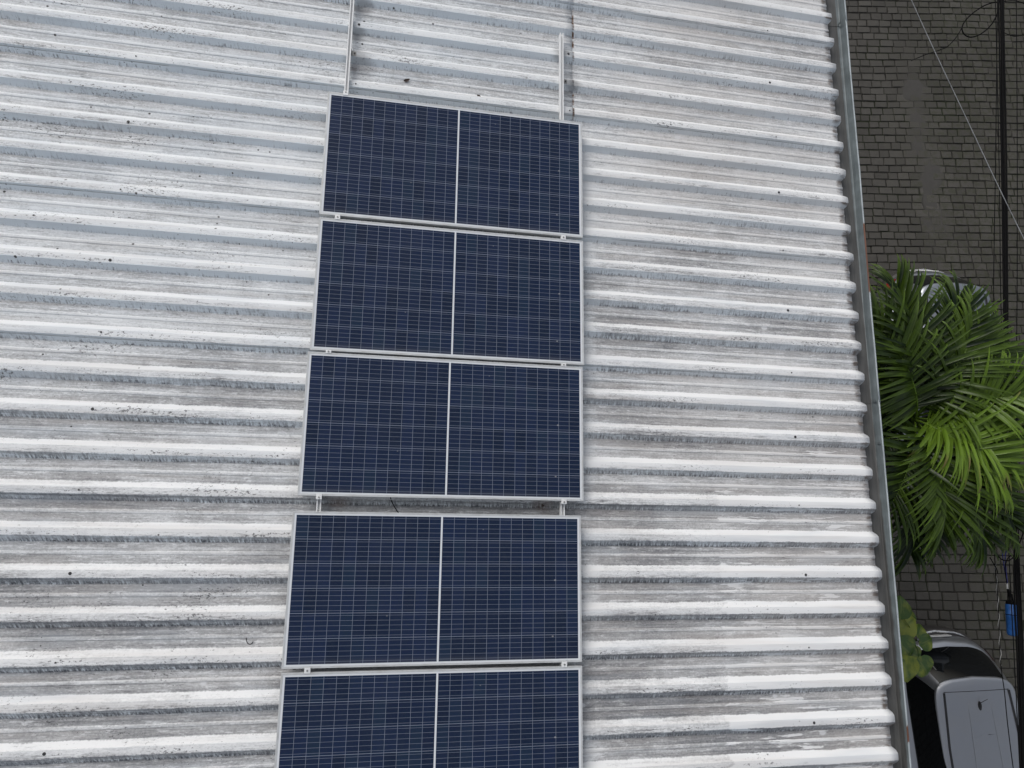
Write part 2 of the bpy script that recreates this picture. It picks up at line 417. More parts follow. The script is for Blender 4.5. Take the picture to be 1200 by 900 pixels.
tag(link('road', bm, M_PAVER), kind='structure')
# joint filling between the pavers
k = NB('joint_earth'); P = k.pos(); X, Y, Z = k.xyz(P)
a = k.noise(k.scale(P, (5, 5, 5)), 1.0, 6, 0.7); g_ = k.noise(k.scale(P, (1.1, 0.8, 1), (4, 4, 0)), 1.0, 4, 0.6)
cc = k.ramp(a, [(0.3, (0.020, 0.019, 0.017)), (0.7, (0.044, 0.042, 0.037))])
cc = k.mix(k.mul(k.step(g_, 0.46, 0.62), 0.6), cc, c4(0.017, 0.024, 0.010))
cc = k.mix(k.step(Z, -0.0075, -0.002), cc, k.mix(a, c4(0.055, 0.053, 0.050), c4(0.080, 0.077, 0.072)))
k.set(Base_Color=cc, Roughness=1.0); k.b.inputs['Specular IOR Level'].default_value = 0.1; k.bump(a, 0.6, 0.01)
bm = bmesh.new()
NX, NY = 150, 285
g = [[None] * (NY + 1) for _ in range(NX + 1)]
for i in range(NX + 1):
    for j in range(NY + 1):
        xx = 2.62 + i * 10.4 / NX; yy = -6.5 + j * 20.0 / NY
        g[i][j] = bm.verts.new((xx, yy, -0.014 + 0.007 * mnoise.noise(Vector((xx * 3, yy * 3, 0))) + 0.0130 * min(1, 1.5 * track(xx, yy) * (0.75 + 0.9 * mnoise.noise(Vector((xx * 2.2, yy * 1.4, 4.0)))))))
for i in range(NX):
    for j in range(NY): bm.faces.new((g[i][j], g[i + 1][j], g[i + 1][j + 1], g[i][j + 1]))
tag(link('joint_soil', bm, k.m, smooth=True), kind='structure')

# ---- the building
bld = thing('building', 'large pale building with weathered white ribbed metal roof and grey eave gutter', 'building', Matrix.Translation((-1.8, 1.7, 0)))
BI = Matrix.Translation((1.8, -1.7, 0))
S0, S1 = -5.2, 4.42
YN, YF = -4.4, 7.9
bm = bmesh.new()
pa = roof(S0, 0, -0.20); pb = roof(4.02, 0, -0.20)
prof = [(pa.x, 0.0), (pb.x - 0.12, 0.0), (pb.x - 0.12, roof(4.02 - 0.122, 0, -0.20).z), (pa.x, pa.z)]
for yy in (YN, YF):
    pass
fa = [bm.verts.new((x, YN + 0.2, z)) for x, z in prof]; fb = [bm.verts.new((x, YF - 0.2, z)) for x, z in prof]
bm.faces.new(fa); bm.faces.new(list(reversed(fb)))
for i in range(4): bm.faces.new((fa[i], fb[i], fb[(i + 1) % 4], fa[(i + 1) % 4]))
bmesh.ops.recalc_face_normals(bm, faces=bm.faces)
link('wall', bm, M_WALL, bld, mw=BI.copy())
# fascia board under the sheet ends
bm = bmesh.new()
ef = roof(S1, 0, -0.08)
box(bm, 2.74, 2.775, YN, YF, 6.80, 7.035)
link('fascia', bm, M_SOFFIT, bld, mw=BI.copy())

def rib_profile(sheet_k, first_half):
    """cross-section (y, h) of one sheet: it starts on rib k0 and ends on rib k0+4, lapping over that rib"""
    pts = []
    H = 0.040; cw, bw = 0.021, 0.063
    return H, cw, bw
def sheet(k0, n, s0, s1, lift, rows, last_cut, mat):
    """ribs k0 .. k0+n; the sheet's far edge overlaps rib k0 (whole) and its near edge ends at rib k0+n's lower flank"""
    H, cw, bw = 0.040, 0.021, 0.063
    sec = []                                   # (d from rib k0 in -y direction, h)
    for j in range(n + 1):
        c = j * PITCH
        if j == 0:
            sec += [(c - bw - 0.004, 0.0), (c - bw, 0.0), (c - bw * 0.67, H * 0.52), (c - cw - 0.004, H * 0.97), (c - cw + 0.006, H), (c, H * 1.01), (c + cw - 0.006, H), (c + cw + 0.004, H * 0.97), (c + bw * 0.67, H * 0.52), (c + bw, 0.0)]
        elif j < n:
            sec += [(c - bw, 0.0), (c - bw * 0.67, H * 0.52), (c - cw - 0.004, H * 0.97), (c - cw + 0.006, H), (c, H * 1.01), (c + cw - 0.006, H), (c + cw + 0.004, H * 0.97), (c + bw * 0.67, H * 0.52), (c + bw, 0.0)]
        else:
            sec += [(c - bw, 0.0), (c - bw * 0.67, H * 0.52), (c - cw - 0.004, H * 0.97), (c - cw + 0.006, H), (c, H * 1.01), (c + cw - 0.006, H), (c + cw + 0.003, H * 0.97), (c + cw + last_cut, H * 0.97 - last_cut * 0.95)]
        if j < n:
            m_ = c + PITCH / 2
            sec += [(c + bw + 0.022, 0.0005), (m_ - 0.014, 0.0), (m_ - 0.008, 0.0048), (m_, 0.0058), (m_ + 0.008, 0.0048), (m_ + 0.014, 0.0), (c + PITCH - bw - 0.022, 0.0005)]
    y0 = RIB0 - k0 * PITCH
    bm = bmesh.new()
    NS = rows
    grid = []
    tot = n * PITCH
    for i in range(NS + 1):
        s = s0 + (s1 - s0) * i / NS
        rowv = []
        for (d, h) in sec:
            top_lift = 0.0026 * min(1, max(0, (d - tot + 0.07) / 0.03))       # the near edge rides over its neighbour
            wv = 0.0022 * mnoise.noise(Vector((s * 0.9, (y0 - d) * 1.2, 3.0))) + 0.0012 * mnoise.noise(Vector((s * 4.0, (y0 - d) * 5, 8.0)))
            ss = s
            if s1 > 4 and i == NS: ss = s + 0.0045 * mnoise.noise(Vector(((y0 - d) * 9, 0, 2.2))) + (0.020 if h > 0.02 else 0.0)
            edge_dr = 0.0
            if s1 > 4 and i == NS: edge_dr = -0.004
            rowv.append(bm.verts.new((ss, y0 - d - TW.y + 0.0016 * mnoise.noise(Vector((s * 1.1, (k0 + round(d / PITCH)) * 3.3, 0))), -0.12 + h + lift + top_lift + wv + edge_dr)))
        grid.append(rowv)
    for i in range(NS):
        for j in range(len(sec) - 1):
            f = bm.faces.new((grid[i][j], grid[i + 1][j], grid[i + 1][j + 1], grid[i][j + 1])); f.smooth = True
    bmesh.ops.recalc_face_normals(bm, faces=bm.faces)
    if sum(f.normal.z for f in bm.faces) < 0: bmesh.ops.reverse_faces(bm, faces=bm.faces)
    bm.normal_update()
    for e in bm.edges:
        if len(e.link_faces) == 2 and e.calc_face_angle(0.0) > R(7): e.smooth = False
    # give the sheet its thickness
    o = link('roof_sheet', bm, mat, bld)
    o.matrix_basis = BI @ RM
    sm = o.modifiers.new('thickness', 'SOLIDIFY'); sm.thickness = 0.0009; sm.offset = -1
    return o
sheets = []
for k0 in range(-11, 33, 4):
    lo = sheet(k0, 4, 1.86, S1, 0.0, 44, 0.013, M_ROOF); up = sheet(k0, 4, S0, 1.955, 0.0030, 90, 0.013, M_ROOF)
    for o, lines in ((lo, (3.77, 1.915)), (up, (0.20, -1.38, -2.9))):
        for s in lines:
            if o is lo and s < 1.95: continue
            for j in (0, 2):
                kk = k0 + j; yy = RIB0 - kk * PITCH
                if not (-2.2 < yy < 5.4): continue
                bs = bmesh.new()
                ss = s + random.uniform(-0.015, 0.015); yl = yy - TW.y + random.uniform(-0.006, 0.006)
                z0 = -0.0795 + (0.003 if o is up else 0)
                cyl(bs, (ss, yl, z0 - 0.002), (ss, yl, z0 + 0.0012), 0.0105, n=12)
                cyl(bs, (ss, yl, z0 + 0.001), (ss, yl, z0 + 0.0060), 0.0058, n=6)
                link('roofing_screw', bs, M_SCREW, o)
    for s in (1.915,):
        for j in (0, 2):
            kk = k0 + j; yy = RIB0 - kk * PITCH
            if not (-2.2 < yy < 5.4): continue
            bs = bmesh.new(); ss = s + random.uniform(-0.01, 0.01); yl = yy - TW.y
            cyl(bs, (ss, yl, -0.0785), (ss, yl, -0.0755), 0.0105, n=12); cyl(bs, (ss, yl, -0.0757), (ss, yl, -0.0705), 0.0058, n=6)
            link('roofing_screw', bs, M_SCREW, up)

# ---- gutter
def gutter_piece(y0, y1, dx, dz):
    sec = [(2.79, 7.045), (2.79, 6.985), (2.80, 6.982), (3.005, 6.980), (3.012, 6.984), (3.036, 7.046)]
    bm = bmesh.new(); n = max(2, int((y1 - y0) / 0.15)); g_ = []
    for i in range(n + 1):
        yy = y0 + (y1 - y0) * i / n
        tw_ = -0.0062 * (yy - 1.5) * -1.0
        wob = 0.004 * mnoise.noise(Vector((yy * 0.8, 1, 0)))
        g_.append([bm.verts.new((x + dx + tw_ + wob + (0.003 * mnoise.noise(Vector((yy * 3, 5, 0))) if x > 3.0 else 0), yy, z + dz)) for x, z in sec])
    for i in range(n):
        for j in range(len(sec) - 1):
            bm.faces.new((g_[i][j], g_[i][j + 1], g_[i + 1][j + 1], g_[i + 1][j]))
    bmesh.ops.recalc_face_normals(bm, faces=bm.faces)
    o = link('gutter_section', bm, M_GUT, bld, mw=BI.copy())
    sm = o.modifiers.new('thickness', 'SOLIDIFY'); sm.thickness = 0.0015; sm.offset = 0
    bl = bmesh.new()
    ps = []
    for i in range(n + 1):
        yy = y0 + (y1 - y0) * i / n
        ps.append((3.0415 + dx + 0.0062 * (yy - 1.5) + 0.004 * mnoise.noise(Vector((yy * 0.8, 1, 0))) + 0.003 * mnoise.noise(Vector((yy * 3, 5, 0))), yy, 7.046 + dz))
    tube(bl, ps, 0.0068, 8)
    lo_ = link('lip', bl, M_LIP, o, smooth=True)
    return o
gutter_piece(YN - 0.1, 1.08, -0.004, 0.0)
gutter_piece(1.06, 4.68, -0.002, 0.003)
gutter_piece(4.66, YF + 0.1, 0.0, 0.006)
for yy in (1.07, 4.67, 0.72):              # strap joints
    bm = bmesh.new(); box(bm, 3.0105, 3.0135, yy - 0.009, yy + 0.009, 6.986, 7.05)
    link('gutter_strap', bm, M_GUT, bld, mw=BI.copy())
for i in range(14):
    yy = YN + 0.4 + i * 0.9
    bm = bmesh.new(); box(bm, 2.78, 2.80, yy - 0.012, yy + 0.012, 6.95, 7.04)
    link('gutter_hook', bm, M_GUT, bld, mw=BI.copy())

# ================================================================== solar panels
PW, PH = 2.0, 0.997
k = NB('polycrystalline_cells'); O = k.obj(); X, Y, Z = k.xyz(O)
MX, MY, GC = 0.026, 0.0235, 0.0115
xa = k.sub(k.math('ABSOLUTE', k.sub(X, PW / 2)), GC / 2)           # 0 at the middle gap
cw_ = (PW / 2 - MX - GC / 2) / 12; ch_ = (PH - 2 * MY) / 6
tx = k.math('DIVIDE', xa, cw_); ty = k.math('DIVIDE', k.sub(k.math('MULTIPLY', Y, -1.0), MY), ch_)
fx = k.math('FRACT', tx); fy = k.math('FRACT', ty)
dx = k.mul(k.sub(0.5, k.math('ABSOLUTE', k.sub(fx, 0.5))), cw_); dy = k.mul(k.sub(0.5, k.math('ABSOLUTE', k.sub(fy, 0.5))), ch_)
inside = k.mul(k.mul(k.step(xa, 0.0, 0.0006), k.sub(1.0, k.step(tx, 11.995, 12.0))), k.mul(k.step(ty, 0.0, 0.005), k.sub(1.0, k.step(ty, 5.995, 6.0))))
gx = k.sub(1.0, k.step(dx, 0.0007, 0.0017)); gy = k.sub(1.0, k.step(dy, 0.0008, 0.0019))
fb = k.math('FRACT', k.math('MULTIPLY', fy, 5.0)); db = k.mul(k.math('ABSOLUTE', k.sub(fb, 0.5)), ch_ / 5)
bb = k.sub(1.0, k.step(db, 0.0004, 0.0014))
cell = k.n('ShaderNodeCombineXYZ'); k.l(k.math('FLOOR', k.math('DIVIDE', k.sub(X, PW / 2), cw_)), cell.inputs[0]); k.l(k.math('FLOOR', ty), cell.inputs[1])
oi = k.n('ShaderNodeObjectInfo'); k.l(k.mul(oi.outputs['Random'], 37.0), cell.inputs[2])
wn = k.n('ShaderNodeTexWhiteNoise', noise_dimensions='3D'); k.l(cell.outputs[0], wn.inputs['Vector']); rn = wn.outputs['Value']
vo = k.voro(k.scale(O, (70, 110, 60)), 1.0); cr = k.xyz(vo.outputs['Color'])[0]
cm = k.mix(rn, c4(0.0048, 0.0120, 0.036), c4(0.0102, 0.0215, 0.064))
cm = k.mix(k.mul(cr, 0.55), cm, c4(0.011, 0.022, 0.046))
cm = k.mix(k.mul(k.step(rn, 0.86, 0.92), 0.35), cm, c4(0.010, 0.027, 0.044))
line = k.math('MAXIMUM', k.mul(gx, 0.62), k.mul(gy, 0.74)); line = k.math('MAXIMUM', line, k.mul(bb, 0.56))
cm = k.mix(line, cm, c4(0.30, 0.34, 0.42))
cm = k.mix(k.sub(1.0, inside), cm, c4(0.66, 0.69, 0.72))
du = k.noise(k.scale(O, (2.2, 2.2, 2.2)), 1.0, 5, 0.6); du2 = k.noise(k.scale(O, (30, 30, 30)), 1.0, 4, 0.7)
ed = k.sub(1.0, k.step(k.add(k.add(PH, Y), k.mul(k.sub(du2, 0.5), 0.03)), 0.02, 0.075))
cm = k.mix(k.add(k.mul(k.mul(du, du2), 0.05), k.mul(ed, 0.06)), cm, c4(0.42, 0.40, 0.36))
vd = k.voro(k.scale(O, (5, 7, 1)), 1.0); vdc = k.xyz(vd.outputs['Color'])
drop = k.mul(k.sub(1.0, k.step(k.add(vd.outputs['Distance'], k.mul(k.sub(du2, 0.5), 0.06)), 0.02, 0.05)), k.step(vdc[2], 0.88, 0.9))
cm = k.mix(k.mul(drop, 0.35), cm, c4(0.5, 0.5, 0.5))
k.set(Base_Color=cm, Roughness=k.add(0.10, k.mul(du2, 0.12)), IOR=1.4)
k.b.inputs['Specular IOR Level'].default_value = 0.22
M_CELL = k.m
k = NB('anodised_aluminium'); O = k.obj()
a = k.noise(k.scale(O, (3, 60, 30)), 1.0, 4, 0.6); b = k.noise(k.scale(O, (9, 9, 9)), 1.0, 5, 0.65)
k.set(Base_Color=k.mix(k.step(b, 0.35, 0.75), c4(0.59, 0.61, 0.62), c4(0.47, 0.475, 0.465)), Metallic=0.25, Roughness=k.add(0.36, k.mul(a, 0.2)))
M_ALU = k.m
k = NB('mill_aluminium'); O = k.obj()
a = k.noise(k.scale(O, (60, 3, 30)), 1.0, 4, 0.6)
k.set(Base_Color=k.mix(k.step(a, 0.3, 0.7), c4(0.80, 0.81, 0.81), c4(0.68, 0.69, 0.69)), Metallic=0.1, Roughness=0.5)
M_RAIL = k.m
M_STEEL = simple('bolt_steel', (0.30, 0.30, 0.29), 0.4, 0.8)
M_BACK = simple('white_backsheet', (0.70, 0.71, 0.71), 0.6)
M_BLACK = simple('black_cable_jacket', (0.006, 0.006, 0.0065), 0.8, spec=0.1)

def solar_panel():
    root = thing('solar_panel', '', 'solar panel', group='solar panels in a column on the roof')
    bm = bmesh.new(); L = 0.013; T = 0.035; gz = -0.0015
    # four mitred frame bars, lip and skirt
    out = [(0, 0), (PW, 0), (PW, -PH), (0, -PH)]
    def inset(d): return [(d, -d), (PW - d, -d), (PW - d, -PH + d), (d, -PH + d)]
    loops = [(inset(0.0), -T), (inset(0.0), -0.0008), (inset(0.0008), 0.0), (inset(0.0065), 0.0), (inset(0.0072), -0.0010), (inset(0.0085), -0.0010), (inset(0.0090), -0.0003), (inset(L), -0.0003), (inset(L + 0.0004), gz - 0.001), (inset(0.028), gz - 0.003), (inset(0.028), -T + 0.001)]
    rings = [[bm.verts.new((x, y, z)) for x, y in lp] for lp, z in loops]
    # keep the skirt's bottom closed
    for a_, b_ in zip(rings[:-1], rings[1:]):
        for i in range(4): bm.faces.new((a_[i], a_[(i + 1) % 4], b_[(i + 1) % 4], b_[i]))
    for i in range(4): bm.faces.new((rings[-1][i], rings[-1][(i + 1) % 4], rings[0][(i + 1) % 4], rings[0][i]))
    bmesh.ops.recalc_face_normals(bm, faces=bm.faces)
    link('frame', bm, M_ALU, root)
    bm = bmesh.new(); z0 = gz; d = L - 0.003
    pts = inset(d)
    a_ = [bm.verts.new((x, y, z0)) for x, y in pts]; b_ = [bm.verts.new((x, y, z0 - 0.0045)) for x, y in pts]
    f1 = bm.faces.new(a_); f2 = bm.faces.new(b_); f2.material_index = 1
    for i in range(4): bm.faces.new((a_[i], a_[(i + 1) % 4], b_[(i + 1) % 4], b_[i])).material_index = 1
    bmesh.ops.recalc_face_normals(bm, faces=bm.faces)
    if f1.normal.z < 0: bmesh.ops.reverse_faces(bm, faces=bm.faces)
    link('cell_laminate', bm, [M_CELL, M_BACK], root)
    bm = bmesh.new(); box(bm, PW / 2 - 0.06, PW / 2 + 0.06, -0.16, -0.06, -0.026, -0.0062, 0.004)
    link('junction_box', bm, M_BLACK, root)
    return root
def copy_thing(o):
    c = o.copy(); col.objects.link(c)
    for ch in o.children:
        d = ch.copy(); col.objects.link(d); d.parent = c
    return c
xo = [0, 0.0012, -0.0097, -0.0318, -0.0303]; yo = [0, 1.02347, 2.0349, 3.13672, 4.15890]
labels = ['blue solar panel in a silver frame below the two bare rail ends',
          'blue solar panel directly under the topmost panel of the column',
          'middle blue solar panel, directly above the wide gap with bare roof showing',
          'blue solar panel directly below the wide gap with the black cable',
          'lowest blue solar panel, cut off by the bottom edge of the photo']
p0 = solar_panel()
for i in range(5):
    o = p0 if i == 0 else copy_thing(p0)
    o.matrix_basis = Matrix.Translation(TW) @ Matrix.Rotation(SLOPE, 4, 'Y') @ Matrix.Translation((xo[i], -yo[i], 0)) @ Matrix.Rotation(R((0, 0.04, -0.03, 0.03, -0.02)[i]), 4, 'Z')
    o['label'] = labels[i]

# ---- mounting rails
def rail(s, y_hi, y_lo, clamps, end_clamps, feet, label):
    """rail along y; its top touches the panel frames' undersides"""
    root = thing('mounting_rail', label, 'mounting rail', RM @ Matrix.Translation((s, y_hi - TW.y, -0.0355)), 'mounting rails under the panels')
    L = y_hi - y_lo
    sec = [(-0.0155, 0), (-0.0155, -0.038), (0.0155, -0.038), (0.0155, 0), (0.0075, 0), (0.0075, -0.010), (0.0115, -0.010), (0.0115, -0.020), (-0.0115, -0.020), (-0.0115, -0.010), (-0.0075, -0.010), (-0.0075, 0)]
    bm = bmesh.new()
    a_ = [bm.verts.new((x, 0, z)) for x, z in sec]; b_ = [bm.verts.new((x, -L, z)) for x, z in sec]
    bm.faces.new(a_); bm.faces.new(list(reversed(b_)))
    for i in range(len(sec)): bm.faces.new((a_[i], b_[i], b_[(i + 1) % len(sec)], a_[(i + 1) % len(sec)]))
    bmesh.ops.recalc_face_normals(bm, faces=bm.faces)
    link('channel', bm, M_RAIL, root)
    for yc, gap, sgn in clamps:           # between or beside panels
        bm = bmesh.new(); yl = yc - y_hi; w_ = 0.019
        if sgn == 0:
            box(bm, -w_, w_, yl - gap / 2 - 0.005, yl + gap / 2 + 0.005, 0.0360, 0.0395, 0.0008)
            box(bm, -w_, w_, yl - gap / 2 + 0.001, yl + gap / 2 - 0.001, 0.0005, 0.0359)
        else:
            box(bm, -w_, w_, yl - 0.018, yl + 0.018, 0.0360, 0.0395, 0.0008)
            yb = yl + (0.010 if sgn > 0 else -0.010)
            box(bm, -w_, w_, yb - 0.008 + (0.003 if sgn > 0 else -0.003), yb + 0.008 + (0.003 if sgn > 0 else -0.003), 0.0005, 0.0359)
        cl = link('clamp', bm, M_RAIL, root)
        bm = bmesh.new(); yb = yl if sgn == 0 else yl + sgn * 0.006
        cyl(bm, (0, yb, 0.0396), (0, yb, 0.0440), 0.0062, n=6); cyl(bm, (0, yb, 0.0438), (0, yb, 0.0448), 0.0035, n=8)
        link('bolt', bm, M_STEEL, cl)
    for yf, side in feet:
        bm = bmesh.new(); yl = yf - y_hi
        s0_, s1_ = (0.017, 0.055) if side > 0 else (-0.055, -0.017)
        box(bm, s0_, s1_, yl - 0.019, yl + 0.019, -0.0418, -0.0385, 0.0006)
        if side > 0: box(bm, 0.0160, 0.0195, yl - 0.019, yl + 0.019, -0.0384, -0.010, 0.0006)
        else: box(bm, -0.0195, -0.0160, yl - 0.019, yl + 0.019, -0.0384, -0.010, 0.0006)
        ft = link('bracket', bm, M_STEEL, root)
        bm = bmesh.new(); cyl(bm, ((s0_ + s1_) / 2 + 0.006 * side, yl, -0.0386), ((s0_ + s1_) / 2 + 0.006 * side, yl, -0.0325), 0.0075, n=6)
        link('bolt', bm, M_SCREW, ft)
    return root
y1t = TW.y; gaps = []
mid = lambda i: TW.y - (yo[i] + PH + yo[i + 1]) / 2
gp = lambda i: yo[i + 1] - yo[i] - PH
feet_y = [RIB0 - kk * PITCH for kk in (0, 4, 8, 12, 17, 21, 24)]
cl_ = [(y1t + 0.004, 0, 1), (mid(0), gp(0), 0), (mid(1), gp(1), 0), (TW.y - yo[2] - PH - 0.004, 0, -1), (mid(3), gp(3), 0)]
rail(0.131, 5.9, -2.6, cl_, None, [(y_, 1) for y_ in feet_y], 'left of the two pale aluminium rails, reaching past the top edge of the photo')
cl2 = [c for c in cl_ if c[2] <= 0]
rail(1.842, 4.055, -2.6, cl2, None, [(y_, 1) for y_ in feet_y if y_ < 4.0], 'pale aluminium rail under the right side of the panels, ending beside the rusty sheet lap')

# ---- black lead crossing the gap
bm = bmesh.new()
tube(bm, spline([roof(0.60, 0.235 + 0.03, -0.052), roof(0.605, 0.215, -0.062), roof(0.622, 0.165, -0.085), roof(0.66, 0.105, -0.098), roof(0.70, 0.06, -0.09)], 6), 0.0034, 8)
tag(link('cable', bm, M_BLACK, smooth=True), 'short black lead crossing the wide gap between two solar panels', 'cable')

# ---- litter on the roof
M_LEAF_DRY = simple('dry_leaf', (0.075, 0.055, 0.045), 0.8, 0, 0.4, 60)
def roofh(y):
    t_ = (y - RIB0) / PITCH; q = abs(t_ - round(t_)) * PITCH
    return -0.12 + max(0.0, min(0.040, (0.063 - q) * 0.95))
def dry_leaf(s, y, ln, wd, ang, label, curl=0.35):
    bm = bmesh.new(); n = 7; L_, M_, R_ = [], [], []
    for i in range(n):
        t_ = i / (n - 1); x = (t_ - 0.5) * ln; ww = wd * math.sin(math.pi * min(1, max(0, t_ * 0.94 + 0.03))) * (0.8 + 0.4 * random.random())
        zz = curl * ln * (t_ - 0.45) ** 2
        L_.append(bm.verts.new((x, ww / 2, zz + ww * 0.35))); M_.append(bm.verts.new((x, 0, zz))); R_.append(bm.verts.new((x, -ww / 2, zz + ww * 0.25)))
    for i in range(n - 1):
        bm.faces.new((L_[i], L_[i + 1], M_[i + 1], M_[i])); bm.faces.new((M_[i], M_[i + 1], R_[i + 1], R_[i]))
    o = link('dry_leaf', bm, M_LEAF_DRY, mw=RM @ Matrix.Translation((s, y - TW.y, roofh(y) + 0.004)) @ Matrix.Rotation(ang, 4, 'Z'))
    sm = o.modifiers.new('thickness', 'SOLIDIFY'); sm.thickness = 0.0012
    return tag(o, label, 'leaf', 'dry leaves on the roof')
dry_leaf(0.585, 3.480, 0.055, 0.030, 0.4, 'curled dark dry leaf on the roof near the bare left rail above the panels', 0.9)
dry_leaf(1.165, 3.398, 0.052, 0.022, -0.7, 'slim dark dry leaf lying just above the top panel towards the right rail')
dry_leaf(-0.981, 3.945, 0.085, 0.05, 0.1, 'brown dry leaf at the top edge of the photo left of the rails')
dry_leaf(1.709, 0.164, 0.030, 0.022, 0.8, 'small dark leaf in the wide gap next to the right rail')
bm = bmesh.new()
tube(bm, [(0.022 * math.cos(a_ * 0.55) * (1 + 0.15 * math.sin(a_)), 0.030 * math.sin(a_ * 0.55), 0.002) for a_ in range(0, 11)], 0.0022, 6)
o = link('wire_loop', bm, M_BLACK, smooth=True, mw=RM @ Matrix.Translation((-0.257, -0.74 - TW.y, roofh(-0.74) + 0.003)) @ Matrix.Rotation(0.5, 4, 'Z'))
tag(o, 'tiny open loop of dark wire on the roof left of the lower panels', 'wire')

# ================================================================== parked cars
def car_paint(name, c, metal, rough):
    k = NB(name); O = k.obj()
    a = k.noise(O, 3.0, 5, 0.6); b = k.noise(O, 60, 3, 0.6)
    dust = k.step(a, 0.35, 0.8)
    k.set(Base_Color=k.mix(k.mul(dust, 0.22), c4(*c), c4(0.30, 0.29, 0.27)), Metallic=metal, Roughness=k.add(rough, k.add(k.mul(b, 0.05), k.mul(dust, 0.10))))
    k.b.inputs['Coat Weight'].default_value = 0.5; k.b.inputs['Coat Roughness'].default_value = 0.08
    return k.m
M_SILVER = car_paint('silver_car_paint', (0.34, 0.355, 0.38), 0.78, 0.28)
M_WHITEC = car_paint('pale_car_paint', (0.25, 0.27, 0.30), 0.8, 0.28)
k = NB('car_glass'); k.set(Base_Color=c4(0.006, 0.007, 0.008), Roughness=0.04); k.b.inputs['Specular IOR Level'].default_value = 0.5; M_GLASS = k.m
M_TRIM = simple('black_car_trim', (0.014, 0.014, 0.015), 0.5)
M_DBUMP = simple('dark_bumper', (0.050, 0.046, 0.044), 0.4, 0.2)
M_CHROME = simple('chrome_strip', (0.62, 0.62, 0.62), 0.25, 0.7)
M_TYRE = simple('tyre_rubber', (0.018, 0.018, 0.018), 0.85)
M_RIM = simple('alloy_rim', (0.42, 0.42, 0.43), 0.35, 0.7)
M_RED = simple('red_lamp', (0.25, 0.012, 0.012), 0.2)
M_LAMP = simple('clear_lamp', (0.55, 0.56, 0.58), 0.15)
M_PLATE = simple('plate_white', (0.62, 0.62, 0.60), 0.5, 0, 0.1)

NO = 72
def outline(hw, yr, yf, bow_r, bow_f, rc, rf):
    """plan outline, counter-clockwise from the rear centre; rear at +y side (yr), front at yf (< yr)"""
    pts = []
    for i in range(NO):
        a_ = 2 * math.pi * i / NO
        # superellipse with different sharpness for the rear and front ends
        cx = -math.sin(a_); cy = math.cos(a_)
        e = rc if cy > 0 else rf
        x = hw * math.copysign(abs(cx) ** (2 / e), cx); y = math.copysign(abs(cy) ** (2 / e), cy)
        yc = (yr + yf) / 2; hl = (yr - yf) / 2
        yy = yc + hl * y
        u = min(1, abs(x) / hw)
        if cy > 0: yy -= bow_r * u * u * max(0, y) ** 0.5
        else: yy += bow_f * u * u * max(0, -y) ** 0.5
        pts.append((x, yy))
    return pts
def loft(bm, rings, idx=None, cap_top=False, cap_bot=False):
    vr = [[bm.verts.new((p[0], p[1], z if not callable(z) else z(*p))) for p in ol] for ol, z in rings]
    for a_, b_ in zip(vr[:-1], vr[1:]):
        for i in range(NO):
            if idx is not None and i not in idx: continue
            j = (i + 1) % NO
            bm.faces.new((a_[i], a_[j], b_[j], b_[i]))
    if cap_top: bm.faces.new(vr[-1])
    if cap_bot: bm.faces.new(list(reversed(vr[0])))
    for v in [v for v in bm.verts if not v.link_faces]: bm.verts.remove(v)
    return vr
def lerp(a, b, t): return a + (b - a) * t
